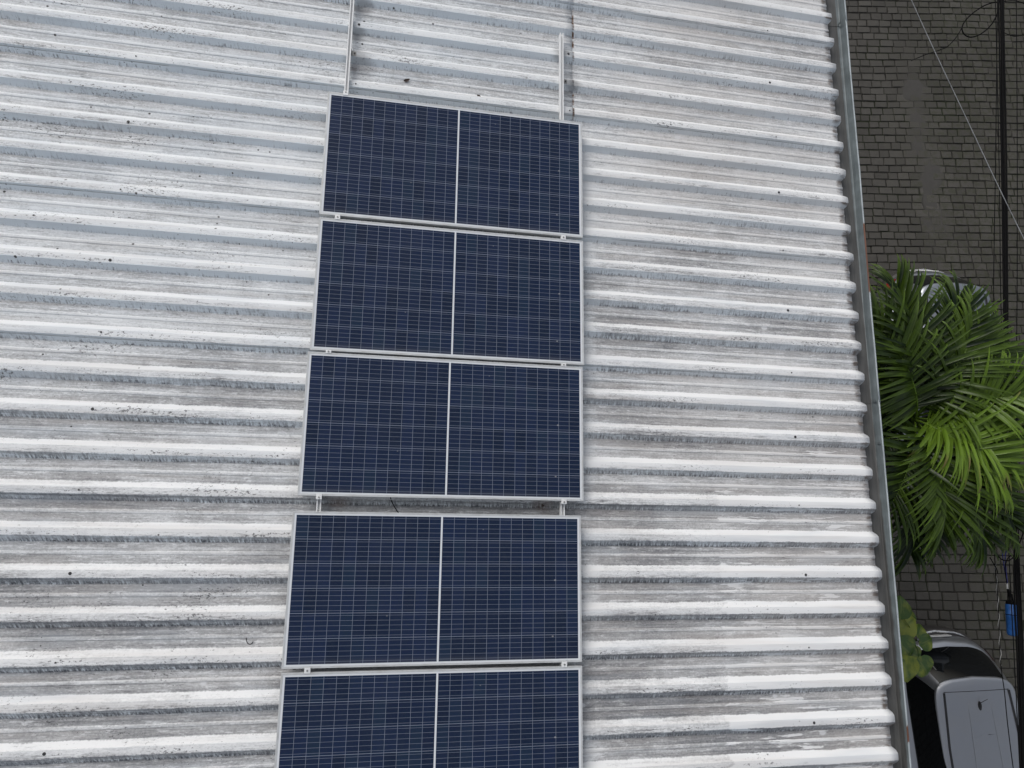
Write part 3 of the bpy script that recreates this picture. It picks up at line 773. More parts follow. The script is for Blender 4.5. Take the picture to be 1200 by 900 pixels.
def car(name, label, paint, loc, yaw, Lc=4.15, hw=0.875, ribs=True, qn=2):
    root = thing(name, label, 'car', Matrix.Translation(loc) @ Matrix.Rotation(yaw, 4, 'Z'), 'cars parked in the paved street')
    zb = 0.98
    # lower body
    def ol(hw_, ir, if_): return outline(hw_, -0.10 - ir, -Lc + 0.06 + if_, 0.20, 0.30, 5.5, 5.0)
    def hood(base):
        def f(x, y):
            t_ = max(0.0, min(1.0, (-y - 2.75) / 1.25))
            return base - 0.20 * t_ ** 1.6 + 0.012 * (1 - (x / hw) ** 2) * (1 if t_ > 0 else 0)
        return f
    bm = bmesh.new()
    rings = [(ol(hw - 0.10, 0.10, 0.10), 0.19), (ol(hw - 0.03, 0.02, 0.03), 0.24), (ol(hw - 0.008, 0.0, 0.0), 0.42), (ol(hw, 0.0, 0.0), 0.60), (ol(hw - 0.004, 0.025, 0.03), lambda x, y: hood(0.78)(x, y)), (ol(hw - 0.02, 0.06, 0.07), hood(0.895)),
             (ol(hw - 0.045, 0.115, 0.12), hood(0.945)), (ol(hw - 0.09, 0.16, 0.20), hood(0.972)), (ol(hw - 0.16, 0.24, 0.30), hood(0.985)), (ol(hw - 0.34, 0.50, 0.50), hood(0.99)), (ol(hw - 0.60, 0.9, 0.9), hood(0.995)), (ol(0.03, 1.6, 1.6), hood(1.0))]
    loft(bm, rings, None, True, True)
    bo = link('body', bm, paint, root, smooth=True)
    # greenhouse rings
    def gl(t_):
        t2 = t_
        return outline(lerp(hw - 0.115, hw - 0.262, t2 ** 1.15), lerp(-0.245, -0.60, t2 ** 1.25), lerp(-Lc + 1.10, -Lc + 1.95, t2), lerp(0.13, 0.09, t2), lerp(0.22, 0.16, t2), lerp(6.0, 8.0, t2), 5.0)
    zt = 1.49
    ts = [0, 0.25, 0.5, 0.75, 1.0]
    G = [(gl(t_), lerp(0.955, zt, t_)) for t_ in ts]
    rear = set(range(0, 13)) | set(range(NO - 13, NO))
    # where along the outline the ends turn into the sides
    def side_of(i):
        x, y = G[0][0][i]; x2, y2 = G[0][0][(i + 1) % NO]
        tx_, ty_ = x2 - x, y2 - y
        return abs(tx_) > 0.75 * abs(ty_)
    rear = set(i for i in range(NO) if (i < NO // 4 or i >= 3 * NO // 4) and side_of(i))
    front = set(i for i in range(NO) if NO // 4 <= i < 3 * NO // 4 and side_of(i))
    sides = set(range(NO)) - rear - front
    rs = sorted(i if i < NO // 2 else i - NO for i in rear); nr = len(rs)
    quarter = set(i % NO for i in rs[:qn] + rs[-qn:]); rear -= quarter
    fs_ = sorted(front); apil = set(fs_[:2] + fs_[-2:]); front -= apil
    L_ = sorted(i for i in sides if i < NO // 2); R_ = sorted(i for i in sides if i >= NO // 2)
    cpil = set(L_[:4] + R_[-4:]); apil |= set(L_[-1:] + R_[:1]); sides -= (cpil | apil)
    for nm, ids, mt in (('rear_window', rear, M_GLASS), ('windscreen', front, M_GLASS), ('side_window', set(i for i in sides if i < NO // 2), M_GLASS), ('side_window', set(i for i in sides if i >= NO // 2), M_GLASS), ('pillar', set(i for i in quarter | cpil if i < NO // 2), paint), ('pillar', set(i for i in quarter | cpil if i >= NO // 2), paint), ('pillar', set(i for i in apil if i < NO // 2), paint), ('pillar', set(i for i in apil if i >= NO // 2), paint)):
        bm = bmesh.new(); loft(bm, G, ids); link(nm, bm, mt, root, smooth=True)
    # roof skin with a rear spoiler lip
    def rl(d, hoz): 
        return outline(hw - 0.262 - d, -0.60 - d, -Lc + 1.95 + d, 0.09, 0.16, 8.0, 5.0)
    def crown(b_):
        return lambda x, y: b_ + 0.035 * (1 - (x / 0.62) ** 2) * max(0, 1 - ((y + Lc / 2) / (Lc / 2)) ** 4)
    bm = bmesh.new()
    loft(bm, [(G[-1][0], zt), (rl(-0.012, 0), zt + 0.005), (rl(-0.010, 0), zt + 0.016), (rl(0.006, 0), crown(zt + 0.026)), (rl(0.04, 0), crown(zt + 0.036)), (rl(0.12, 0), crown(zt + 0.044)), (rl(0.28, 0), crown(zt + 0.050)), (rl(0.45, 0), crown(zt + 0.052)), (rl(0.56, 0), crown(zt + 0.053))], None, True)
    rf = link('roof', bm, paint, root, smooth=True)
    def rz(x, y): return crown(zt + 0.046)(x, y)
    # two black ditch strips, the spoiler seam and two pressed grooves
    for sx in (-1, 1):
        bm = bmesh.new(); ps = []
        for i in range(16):
            y = lerp(-0.80, -Lc + 2.08, i / 15); x = sx * (lerp(0.488, 0.535, min(1, i / 9)))
            ps.append((x, y, rz(x, y)))
        for i in range(15):
            a_, b_ = ps[i], ps[i + 1]; w2 = 0.013
            q_ = [bm.verts.new((a_[0] - w2, a_[1], a_[2] - 0.006)), bm.verts.new((a_[0] + w2, a_[1], a_[2] - 0.006)), bm.verts.new((b_[0] + w2, b_[1], b_[2] - 0.006)), bm.verts.new((b_[0] - w2, b_[1], b_[2] - 0.006))]
            p_ = [bm.verts.new(v.co + Vector((0, 0, 0.014))) for v in q_]
            bm.faces.new(p_)
            bm.faces.new((q_[0], q_[3], p_[3], p_[0])); bm.faces.new((q_[1], p_[1], p_[2], q_[2]))
        bmesh.ops.recalc_face_normals(bm, faces=bm.faces)
        link('roof_strip', bm, M_TRIM, rf)
    bm = bmesh.new()
    tube(bm, [(x * 0.49 / 10, -0.79, rz(x * 0.049, -0.79) - 0.001) for x in range(-10, 11)], 0.0045, 6)
    link('roof_seam', bm, M_TRIM, rf)
    for sx in ((-0.17, 0.17) if ribs else ()):
        bm = bmesh.new()
        tube(bm, [(sx * (1 + 0.25 * i / 12), -0.95 - i * 0.13, rz(sx, -0.95 - i * 0.13) + 0.006) for i in range(12)], [0.001 + 0.007 * min(1, i / 4) for i in range(12)], 6)
        link('roof_rib', bm, paint, rf, smooth=True)
    bm = bmesh.new()                       # antenna: teardrop base and short rod
    for i in range(9): pass
    yb = -0.93; zz = rz(0, yb)
    prof_ = [(0.0, 0.004, 0.004), (0.02, 0.020, 0.020), (0.06, 0.030, 0.032), (0.10, 0.026, 0.040), (0.13, 0.012, 0.040), (0.14, 0.002, 0.034)]
    rg = []
    for (d_, w_, h_) in prof_:
        rg.append([bm.verts.new((w_ * math.cos(math.pi * j / 8), yb - 0.14 + d_, zz - 0.004 + h_ * math.sin(math.pi * j / 8))) for j in range(9)])
    for a_, b_ in zip(rg[:-1], rg[1:]):
        for j in range(8): bm.faces.new((a_[j], a_[j + 1], b_[j + 1], b_[j]))
    bm.faces.new(rg[0]); bm.faces.new(list(reversed(rg[-1])))
    cyl(bm, (0, yb - 0.02, zz + 0.03), (0.075, yb + 0.045, zz + 0.10), 0.005, 0.0035, 8)
    bmesh.ops.recalc_face_normals(bm, faces=bm.faces)
    link('antenna', bm, M_TRIM, rf, smooth=False)
    # bumpers
    for nm, s_ in (('rear_bumper', 1), ('front_bumper', -1)):
        bm = bmesh.new()
        def bo_(d): 
            return outline(hw + 0.004 - d, -d, -Lc + d, 0.24, 0.34, 5.0, 4.6)
        ids = set(i for i in range(NO) if (bo_(0)[i][1] > -0.42 and bo_(0)[(i + 1) % NO][1] > -0.42)) if s_ > 0 else set(i for i in range(NO) if (bo_(0)[i][1] < -Lc + 0.45 and bo_(0)[(i + 1) % NO][1] < -Lc + 0.45))
        loft(bm, [(bo_(0.10), 0.20), (bo_(0.02), 0.24), (bo_(0.0), 0.40), (bo_(0.005), 0.60), (bo_(0.025), 0.665), (bo_(0.07), 0.69), (bo_(0.15), 0.692)], ids)
        ob = link(nm, bm, M_DBUMP if s_ > 0 else paint, root, smooth=True)
        if s_ > 0:
            bm = bmesh.new(); o2 = bo_(0.055)
            ps = [(o2[i % NO][0], o2[i % NO][1], 0.693) for i in range(-9, 10)]
            ps = [p for p in ps if abs(p[0]) < 0.52]
            tube(bm, ps, [0.006 + 0.012 * math.sin(math.pi * i / (len(ps) - 1)) for i in range(len(ps))], 8)
            link('chrome_strip', bm, M_CHROME, ob, smooth=True)
            kb = NB('chrome_lettering'); Xb = kb.xyz(kb.obj())[0]
            st_ = kb.step(kb.noise(kb.scale(kb.obj(), (45, 0, 0)), 1.0, 0, 0), 0.44, 0.5)
            kb.set(Base_Color=kb.mix(st_, c4(0.03, 0.03, 0.03), c4(0.55, 0.55, 0.54)), Roughness=0.3)
            if ribs:
                bm = bmesh.new(); a1 = bo_(0.0); iy = [p for p in a1 if -0.46 < p[0] < -0.02 and p[1] > -0.3]; iy.sort()
                top = [bm.verts.new((x, y - 0.030, 0.683)) for x, y in iy]; bot = [bm.verts.new((x, y + 0.001, 0.648)) for x, y in iy]
                for i_ in range(len(iy) - 1): bm.faces.new((top[i_], bot[i_], bot[i_ + 1], top[i_ + 1]))
                for v in bm.verts: v.co += Vector((0, 0.006, 0.006))
                bmesh.ops.recalc_face_normals(bm, faces=bm.faces)
                link('lettering', bm, kb.m, ob)
    bm = bmesh.new()
    wp = [(0.02, -0.262, 0.985), (-0.10, -0.30, 1.045), (-0.24, -0.345, 1.085), (-0.36, -0.385, 1.10)]
    tube(bm, spline(wp, 5), 0.009, 6)
    link('rear_wiper', bm, M_TRIM, root)
    # number plate, lamps, handles, mirrors
    bm = bmesh.new(); box(bm, -0.20, 0.20, -0.128, -0.112, 0.70, 0.815, 0.004); pl = link('number_plate', bm, M_PLATE, root)
    for sx in (-1, 1):
        bm = bmesh.new()
        o_a = ol(hw + 0.004, -0.002, 0.0); o_b = ol(hw - 0.0, 0.022, 0.03); o_c = ol(hw - 0.014, 0.052, 0.07)
        ids = [i for i in range(NO) if (o_a[i][0] * sx > 0.60 and o_a[i][1] > -0.52 and o_a[(i + 1) % NO][0] * sx > 0.60 and o_a[(i + 1) % NO][1] > -0.52)]
        loft(bm, [(o_a, 0.70), (o_b, 0.79), (o_c, 0.90)], set(ids)); link('tail_lamp', bm, M_RED, root, smooth=True)
        bm = bmesh.new()
        o_a = ol(hw + 0.004, -0.002, -0.004); o_b = ol(hw - 0.0, 0.022, 0.026); h_ = hood(0.78)
        ids = [i for i in range(NO) if (o_a[i][0] * sx > 0.52 and o_a[i][1] < -Lc + 0.62 and o_a[(i + 1) % NO][0] * sx > 0.52 and o_a[(i + 1) % NO][1] < -Lc + 0.62)]
        loft(bm, [(o_a, 0.60), (o_b, 0.70)], set(ids)); link('headlight', bm, M_LAMP, root, smooth=True)
        for yh in (-1.10, -2.0):
            bm = bmesh.new()
            tube(bm, spline([(sx * (hw - 0.012), yh + 0.11, 0.87), (sx * (hw + 0.026), yh + 0.07, 0.875), (sx * (hw + 0.030), yh - 0.07, 0.875), (sx * (hw - 0.012), yh - 0.11, 0.87)], 5), 0.013, 8)
            link('door_handle', bm, M_CHROME, root, smooth=True)
        for y0_, y1_ in ((-0.78, -1.62), (-1.66, -2.62)):       # shut lines as thin door skins' edges
            pass
        bm = bmesh.new()
        bmesh.ops.create_uvsphere(bm, u_segments=16, v_segments=10, radius=1.0)
        for v in bm.verts: v.co = Vector((sx * (hw + 0.075) + v.co.x * 0.105, -Lc + 1.62 + v.co.y * (0.07 if v.co.y < 0 else 0.035), 1.02 + v.co.z * 0.075))
        mi = link('mirror', bm, paint, root, smooth=True)
        bm = bmesh.new(); box(bm, sx * (hw - 0.06) - 0.045, sx * (hw - 0.06) + 0.085, -Lc + 1.60, -Lc + 1.64, 0.955, 1.0); link('mirror_arm', bm, M_TRIM, mi)
        for yw in (-0.78, -Lc + 0.80):
            bm = bmesh.new(); xw = sx * (hw - 0.115)
            pr = [(0.19, 0.095), (0.285, 0.105), (0.315, 0.085), (0.315, -0.085), (0.285, -0.105), (0.19, -0.095)]
            rg = [[bm.verts.new((xw + w_, yw + r_ * math.cos(2 * math.pi * j / 28), 0.315 + r_ * math.sin(2 * math.pi * j / 28))) for j in range(28)] for r_, w_ in pr]
            for a_, b_ in zip(rg, rg[1:] + rg[:1]):
                for j in range(28): bm.faces.new((a_[j], a_[(j + 1) % 28], b_[(j + 1) % 28], b_[j]))
            bmesh.ops.recalc_face_normals(bm, faces=bm.faces)
            wh = link('wheel', bm, M_TYRE, root, smooth=True)
            bm = bmesh.new()
            cyl(bm, (xw + sx * 0.05, yw, 0.315), (xw + sx * 0.06, yw, 0.315), 0.188, n=28)
            for s5 in range(5):
                a5 = 2 * math.pi * s5 / 5
                d5 = Vector((0, math.cos(a5), math.sin(a5)))
                cyl(bm, Vector((xw + sx * 0.085, yw, 0.315)) + d5 * 0.03, Vector((xw + sx * 0.075, yw, 0.315)) + d5 * 0.18, 0.03, 0.02, 6)
            link('rim', bm, M_RIM, wh)
    # wheel arches: dark rings round each wheel
    for sx in (-1, 1):
        for yw in (-0.78, -Lc + 0.80):
            bm = bmesh.new()
            ps = [(sx * (hw - 0.004), yw + 0.375 * math.cos(math.pi * j / 14), 0.30 + 0.375 * math.sin(math.pi * j / 14)) for j in range(15)]
            tube(bm, ps, 0.028, 8); link('wheel_arch', bm, M_TRIM, root, smooth=True)
    # side shut lines
    for sx in (-1, 1):
        for yd in (-0.72, -1.58, -2.66):
            bm = bmesh.new(); tube(bm, [(sx * (hw - 0.006), yd, 0.40), (sx * (hw - 0.001), yd, 0.60), (sx * (hw - 0.008), yd - 0.01, 0.78), (sx * (hw - 0.024), yd - 0.02, 0.895)], 0.004, 6)
            link('door_gap', bm, M_TRIM, root)
    return root
car2 = car('parked_car', 'silver grey car with two black roof strips, its rear beside the yellow-green pothos', M_SILVER, (6.94, -1.52, 0), R(3.6))
car1 = car('parked_car', 'pale car mostly hidden under the palm crown, rear window showing above the fronds', M_WHITEC, (7.42, 4.74, 0), R(-1.5), 4.25, 0.86, ribs=False, qn=1)

# ================================================================== plants
def leaf_mat(name, dark, bright, rough=0.42):
    k = NB(name); tone = k.attr('tone').outputs['Fac']; O = k.obj()
    a = k.noise(O, 9, 4, 0.6)
    cc = k.mix(k.math('ADD', tone, k.mul(k.sub(a, 0.5), 0.5), clamp=True), c4(*dark), c4(*bright))
    cc = k.mix(k.step(tone, 1.02, 1.35), cc, c4(0.20, 0.17, 0.06))
    k.set(Base_Color=cc, Roughness=rough)
    k.b.inputs['Specular IOR Level'].default_value = 0.35
    tr = k.n('ShaderNodeBsdfTranslucent'); k.l(cc, tr.inputs['Color'])
    mx = k.n('ShaderNodeMixShader'); mx.inputs[0].default_value = 0.28
    k.l(k.b.outputs[0], mx.inputs[1]); k.l(tr.outputs[0], mx.inputs[2]); k.l(mx.outputs[0], k.out.inputs['Surface'])
    return k.m
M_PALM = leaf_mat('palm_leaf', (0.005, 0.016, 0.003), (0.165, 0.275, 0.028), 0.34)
M_TRUNK = simple('palm_trunk', (0.13, 0.115, 0.09), 0.9, 0, 0.4, 12)
rngp = random.Random(21)
def frond(root, base, az, el, L, lmax, droop, tone0, n=46, t0=0.14, spread=(75, 22), ldroop=1.0, twist=0.0, ):
    """a feather frond: arching stalk, long strap leaflets on both sides; one mesh"""
    bm = bmesh.new(); tl = bm.verts.layers.float.new('tone')
    a_ = R(az); hd = Vector((math.cos(a_), math.sin(a_), 0)); side = Vector((-math.sin(a_), math.cos(a_), 0))
    NSG = 24; pts = []; p = Vector(base); e = R(el); cv = rngp.uniform(-0.012, 0.012)
    for i in range(NSG + 1):
        pts.append(p.copy())
        e -= droop / NSG; hd = (hd + side * cv).normalized(); side = Vector((-hd.y, hd.x, 0))
        p = p + (hd * math.cos(e) + Vector((0, 0, math.sin(e)))) * (L / NSG)
    rad = [lerp(0.014, 0.0025, i / NSG) for i in range(NSG + 1)]
    before = len(bm.verts)
    tube(bm, pts, rad, 6); bm.verts.ensure_lookup_table()
    for v in bm.verts: v[tl] = 0.75
    for i in range(n):
        t_ = t0 + (0.995 - t0) * (i / (n - 1)) ** 0.92
        f = t_ * NSG; j = min(int(f), NSG - 1); q = pts[j].lerp(pts[j + 1], f - j)
        fw = (pts[j + 1] - pts[j]).normalized(); sd = Vector((-fw.y, fw.x, 0)).normalized(); upv = sd.cross(fw) * -1
        if upv.z < 0: upv = -upv
        for s_ in (-1, 1):
            if rngp.random() < 0.04: continue
            ang = R(lerp(spread[0], spread[1], ((t_ - t0) / (1 - t0)) ** 1.2) + rngp.uniform(-6, 6))
            ll = lmax * (0.55 + 0.45 * math.sin(math.pi * min(1, 0.18 + 0.72 * (t_ - t0) / (1 - t0)))) * rngp.uniform(0.85, 1.1)
            d = (fw * math.cos(ang) + sd * s_ * math.sin(ang) + upv * (0.30 + rngp.choice((0, 0, 0.25)) + twist * s_ + rngp.uniform(-0.10, 0.12))).normalized()
            wd = rngp.uniform(0.034, 0.052) * (0.8 + 0.3 * lmax)
            m_ = 8; pp = q.copy(); dd = d.copy(); vL, vM, vR = [], [], []
            kk = ldroop * rngp.uniform(0.7, 1.9)
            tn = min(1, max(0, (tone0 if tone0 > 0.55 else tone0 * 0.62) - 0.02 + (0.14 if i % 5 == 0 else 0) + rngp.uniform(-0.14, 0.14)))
            curl = rngp.random() < 0.34
            for g_ in range(m_ + 1):
                u = g_ / m_
                wv = dd.cross(Vector((0, 0, 1)));
                if wv.length < 1e-3: wv = sd.copy()
                wv.normalize(); nv = wv.cross(dd)
                ww = wd * (0.45 + 1.1 * u if u < 0.35 else 0.835 * (1 - ((u - 0.35) / 0.65) ** 1.7) + 0.0) * 0.5 + 0.0008
                for lst, off, up_ in ((vL, -ww, 0.35 * ww), (vM, 0, 0), (vR, ww, 0.35 * ww)):
                    v = bm.verts.new(pp + wv * off + nv * up_); v[tl] = min(1.4, tn + (1.5 if curl else 0.7) * max(0, u - 0.60) + (0.05 if off else 0)); lst.append(v)
                step = ll / m_; pp = pp + dd * step
                dr = (0.20 * u + 0.02) * kk * (2.6 if (curl and u > 0.55) else 1.0)
                dd = (dd + Vector((0, 0, -1)) * dr).normalized()
            for g_ in range(m_):
                bm.faces.new((vL[g_], vM[g_], vM[g_ + 1], vL[g_ + 1])); bm.faces.new((vM[g_], vR[g_], vR[g_ + 1], vM[g_ + 1]))
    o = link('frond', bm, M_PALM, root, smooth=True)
    return o
PC = Vector((4.52, 1.25, 4.90))
palm = thing('palm_tree', 'leafy green palm with arching fronds spreading beside the gutter over a pale car', 'palm tree', Matrix.Translation((PC.x - 0.12, PC.y, 0)))
PI_ = Matrix.Translation((-(PC.x - 0.12), -PC.y, 0))
bm = bmesh.new()
tube(bm, [(PC.x - 0.12 + 0.11 * (i / 22) ** 2, PC.y, 4.80 * i / 22) for i in range(23)], [0.105 + (0.03 if i == 0 else 0) + 0.006 * (i % 2) - 0.0012 * i for i in range(23)], 14)
o = link('trunk', bm, M_TRUNK, palm, smooth=True, mw=PI_.copy())
FR = [  # azimuth, elevation, length, leaflet, droop(rad), tone with the crown's light and shade painted in
    (98, 54, 1.72, 0.72, 1.25, 0.26), (130, 46, 1.70, 0.68, 1.35, 0.14), (66, 50, 1.70, 0.72, 1.30, 0.22),
    (38, 46, 1.50, 0.70, 1.35, 0.36), (16, 58, 1.40, 0.72, 1.35, 0.62), (4, 32, 1.95, 0.76, 1.10, 0.26),
    (-22, 56, 1.15, 0.76, 1.60, 0.90), (-36, 24, 1.90, 0.72, 1.15, 0.26), (-58, 36, 1.75, 0.72, 1.40, 0.26),
    (-92, 24, 1.70, 0.70, 1.20, 0.06), (-114, 44, 1.60, 0.68, 1.45, 0.28), (-150, 30, 1.55, 0.64, 1.25, 0.08),
    (158, 34, 1.60, 0.66, 1.30, 0.05), (-75, 8, 1.65, 0.66, 1.0, 0.04), (112, 12, 1.60, 0.66, 1.0, 0.02), (66, 14, 1.45, 0.62, 1.0, 0.04),
    (-8, 6, 1.7, 0.66, 1.0, 0.04), (180, 15, 1.4, 0.60, 1.1, 0.02), (82, 30, 1.60, 0.70, 1.2, 0.08), (48, 28, 1.45, 0.66, 1.2, 0.10), (14, 20, 1.7, 0.66, 1.1, 0.08), (-48, 60, 1.25, 0.70, 1.65, 0.75),
    (116, 60, 1.60, 0.74, 1.40, 0.34), (54, 60, 1.45, 0.70, 1.50, 0.48), (-84, 50, 1.45, 0.70, 1.5, 0.45),
]
for (az, el, L, lm, dr, tn) in FR:
    L *= 0.93; lm *= 0.93
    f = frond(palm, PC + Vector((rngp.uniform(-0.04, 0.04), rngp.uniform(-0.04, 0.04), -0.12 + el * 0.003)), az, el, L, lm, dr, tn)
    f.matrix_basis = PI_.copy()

# ---- climbing pothos on a stump
k = NB('pothos_leaf'); O = k.obj(); tone = k.attr('tone').outputs['Fac']
a = k.noise(k.scale(O, (3.5, 9, 5)), 1.0, 4, 0.55, 0.3)
vn = k.attr('vein').outputs['Fac']
cc = k.mix(k.step(k.add(a, k.mul(tone, 0.34)), 0.44, 0.74), c4(0.055, 0.12, 0.014), c4(0.27, 0.31, 0.04))
cc = k.mix(k.mul(k.step(vn, 0.6, 1.0), 0.5), cc, c4(0.22, 0.26, 0.06))
k.set(Base_Color=cc, Roughness=0.35)
tr = k.n('ShaderNodeBsdfTranslucent'); k.l(cc, tr.inputs['Color']); mx = k.n('ShaderNodeMixShader'); mx.inputs[0].default_value = 0.22
k.l(k.b.outputs[0], mx.inputs[1]); k.l(tr.outputs[0], mx.inputs[2]); k.l(mx.outputs[0], k.out.inputs['Surface'])
M_POTH = k.m
PB = at(1066, 748, 2.1); PB.z = 0
poth = thing('pothos_plant', 'pothos with large yellow-green heart-shaped leaves between the gutter and the silver car', 'plant', Matrix.Translation(PB))
bm = bmesh.new()
tube(bm, spline([(0, 0, 0), (0.03, 0.02, 0.6), (-0.02, 0.0, 1.2), (0.0, 0.03, 1.9), (0.02, 0.0, 2.2)], 6), 0.035, 8)
link('stem', bm, M_TRUNK, poth, smooth=True)
def poth_leaf(u, v, z, ln, ang, tilt):
    c = at(u, v, z) - PB
    bm = bmesh.new(); tl = bm.verts.layers.float.new('tone'); vl = bm.verts.layers.float.new('vein')
    n = 14; tone_ = rngp.uniform(-0.2, 0.6)
    rows_ = []
    for i in range(n + 1):
        t_ = i / n
        w_ = 0.46 * ln * (math.sin(math.pi * t_ ** 0.62) ** 0.8 if 0 < t_ < 1 else 0.0) + 0.001
        yb = 0.16 * ln * (1 - t_) ** 3
        rv = []
        for j in range(-3, 4):
            f = j / 3
            x = (t_ - 0.35) * ln - yb * abs(f) ** 1.5 * 1.4
            y = w_ * f
            z_ = 0.18 * ln * abs(f) * (w_ / (0.46 * ln)) * 0.6 - 0.28 * ln * max(0, t_ - 0.3) ** 2 + 0.02 * ln * math.sin(9 * t_ + 3 * abs(f)) * abs(f)
            vv = bm.verts.new((x, y, z_)); vv[tl] = tone_; vv[vl] = 1.0 if j == 0 else 0.0; rv.append(vv)
        rows_.append(rv)
    for i in range(n):
        for j in range(6): bm.faces.new((rows_[i][j], rows_[i + 1][j], rows_[i + 1][j + 1], rows_[i][j + 1]))
    bmesh.ops.recalc_face_normals(bm, faces=bm.faces)
    lf = link('leaf', bm, M_POTH, poth, smooth=True, mw=Matrix.Translation(c) @ Matrix.Rotation(R(ang), 4, 'Z') @ Matrix.Rotation(R(tilt), 4, 'Y'))
    bm = bmesh.new()
    p_in = Vector((0.0, 0.02, min(2.15, c.z - 0.25)))
    p_out = c + Matrix.Rotation(R(ang), 3, 'Z') @ Vector((-0.30 * ln, 0, 0.02 * ln))
    tube(bm, spline([p_in, p_in.lerp(p_out, 0.5) + Vector((0, 0, 0.10)), p_out], 6), 0.007, 6)
    st = link('petiole', bm, M_POTH, poth, smooth=True)
for a_ in ((1056, 712, 2.45, 0.30, 70, 20), (1063, 733, 2.40, 0.36, 20, 18), (1060, 760, 2.5, 0.40, -35, 22), (1085, 752, 2.25, 0.26, 15, 20), (1062, 784, 2.45, 0.38, -70, 20), (1082, 781, 2.35, 0.34, -48, 24), (1050, 772, 2.3, 0.36, -130, 20), (1052, 742, 2.2, 0.34, 150, 22), (1072, 768, 2.0, 0.30, -20, 25), (1060, 722, 2.05, 0.30, 100, 25), (1046, 728, 2.3, 0.3, 190, 20), (1078, 740, 1.9, 0.24, 50, 30)):
    poth_leaf(*a_)

# ================================================================== overhead lines
def zline(v): return 4.45 - 0.45 * (v + 200) / 1300
def run(px, r_, dz=0.0, name='cable', mat=None):
    ps = [at(u, v, zline(v) + dz) for u, v in px]
    bm = bmesh.new(); tube(bm, spline(ps, 8), r_, 8); return link(name, bm, mat or M_BLACK, smooth=True)
ext = lambda a_, b_: [(a_[0] - (b_[0] - a_[0]) * 0.28, a_[1] - (b_[1] - a_[1]) * 0.28)]
def full(pts):
    return [(pts[0][0] - (pts[1][0] - pts[0][0]) / (pts[1][1] - pts[0][1]) * (pts[0][1] + 420), -420)] + pts + [(pts[-1][0] + (pts[-1][0] - pts[-2][0]) / (pts[-1][1] - pts[-2][1]) * (1300 - pts[-1][1]), 1300)]
bundle = thing('cable_bundle', 'thick bundle of black overhead cables strung along the street at the right', 'cable bundle', Matrix.Translation(at(1180, 450, zline(450))))
BBI = Matrix.Translation(-at(1180, 450, zline(450)))
for dx_, r_, ph in ((0.3, 0.0165, 0), (2.6, 0.011, 1), (-2.9, 0.0095, 2)):
    o = run(full([(1173 + dx_, 0), (1176 + dx_ + math.sin(ph), 200), (1180 + dx_ * 0.6, 430), (1187 + dx_ * math.cos(ph), 570), (1191.5 + dx_, 690), (1195 + dx_, 770), (1199 + dx_, 900)]), r_, 0.012 * ph, 'strand'); o.parent = bundle; o.matrix_basis = BBI.copy()
for pts, lab in (([(1169, 0), (1166.5, 200), (1164.5, 330), (1165, 480), (1166, 640)], 'thin black overhead wire just left of the thick cable bundle'),
                 ([(1191, 0), (1192, 150), (1192, 330), (1191, 480), (1194, 640), (1201, 800)], 'thin black overhead wire just right of the thick cable bundle'),
                 ([(1166.5, 0), (1171, 200), (1172.5, 330), (1176, 480), (1182, 640), (1190, 800)], 'thin black overhead wire touching the left edge of the cable bundle')):
    tag(run(full(pts) if pts[-1][1] > 700 else full(pts)[:-1], 0.0052, 0.03), lab, 'wire', 'thin wires along the cable bundle')
# loop of slack wire at the top
o = run([(1173, 2), (1160, 4), (1146, 11), (1133, 22), (1127.5, 32), (1130, 40), (1137, 43.5), (1147, 41), (1158, 33), (1166, 22), (1170, 10), (1171, -10), (1172, -60)], 0.0085, -0.02)
tag(o, 'loop of slack black wire hanging from the bundle at the top of the photo', 'wire')
o = run([(1128, 31), (1121, 43), (1111, 54), (1103, 58), (1085, 64), (1068, 71)], 0.0055, -0.05); tag(o, 'thin stray wire trailing left from the slack wire loop over the pavers', 'wire')
o = run([(1174, 2), (1190, 1), (1204, 6), (1225, 18)], 0.006, 0.0); tag(o, 'black wire leaving the bundle to the right at the very top edge', 'wire')
o = run([(1176, 38), (1186, 42), (1194, 42), (1206, 37), (1225, 28)], 0.005, 0.0); tag(o, 'sagging black wire leaving the bundle to the right below the slack loop', 'wire')
# pale drop wire
bm = bmesh.new()
p_a = at(1068, 0, 5.9); p_b = at(1200, 280, 5.55); dv = p_b - p_a
tube(bm, spline([p_a - dv * 0.9 + Vector((0, 0, 0.1)), p_a, p_a + dv * 0.5 - Vector((0, 0, 0.01)), p_b, p_b + dv * 1.2 + Vector((0, 0, 0.1))], 8), 0.0046, 8)
tag(link('drop_wire', bm, simple('pale_wire', (0.26, 0.27, 0.28), 0.6), smooth=True), 'pale grey wire crossing diagonally above the pavers at upper right', 'wire')
# twisted wire running over the silver car
M_WIREW = simple('worn_white_wire', (0.34, 0.34, 0.33), 0.6)
tw_px = [(1164, 600), (1166, 660), (1169, 700), (1171, 740), (1173, 780), (1177, 810), (1181, 850), (1188, 905), (1200, 990)]
o = run(tw_px, 0.0052, -0.1); tag(o, 'thin black wire hanging over the rear window and roof of the silver car', 'wire')
bm = bmesh.new(); base_pts = spline([at(u, v, zline(v) - 0.1) for u, v in tw_px[1:5]], 10)
hel = []
for i, p in enumerate(base_pts):
    a_ = i * 1.25; hel.append(p + Vector((0.0085 * math.cos(a_), 0, 0.0085 * math.sin(a_))))
tube(bm, hel, 0.0042, 6); tag(link('tie_wire', bm, M_WIREW, smooth=True), 'pale tie wire twisted round a thin black wire left of the blue canister', 'wire')
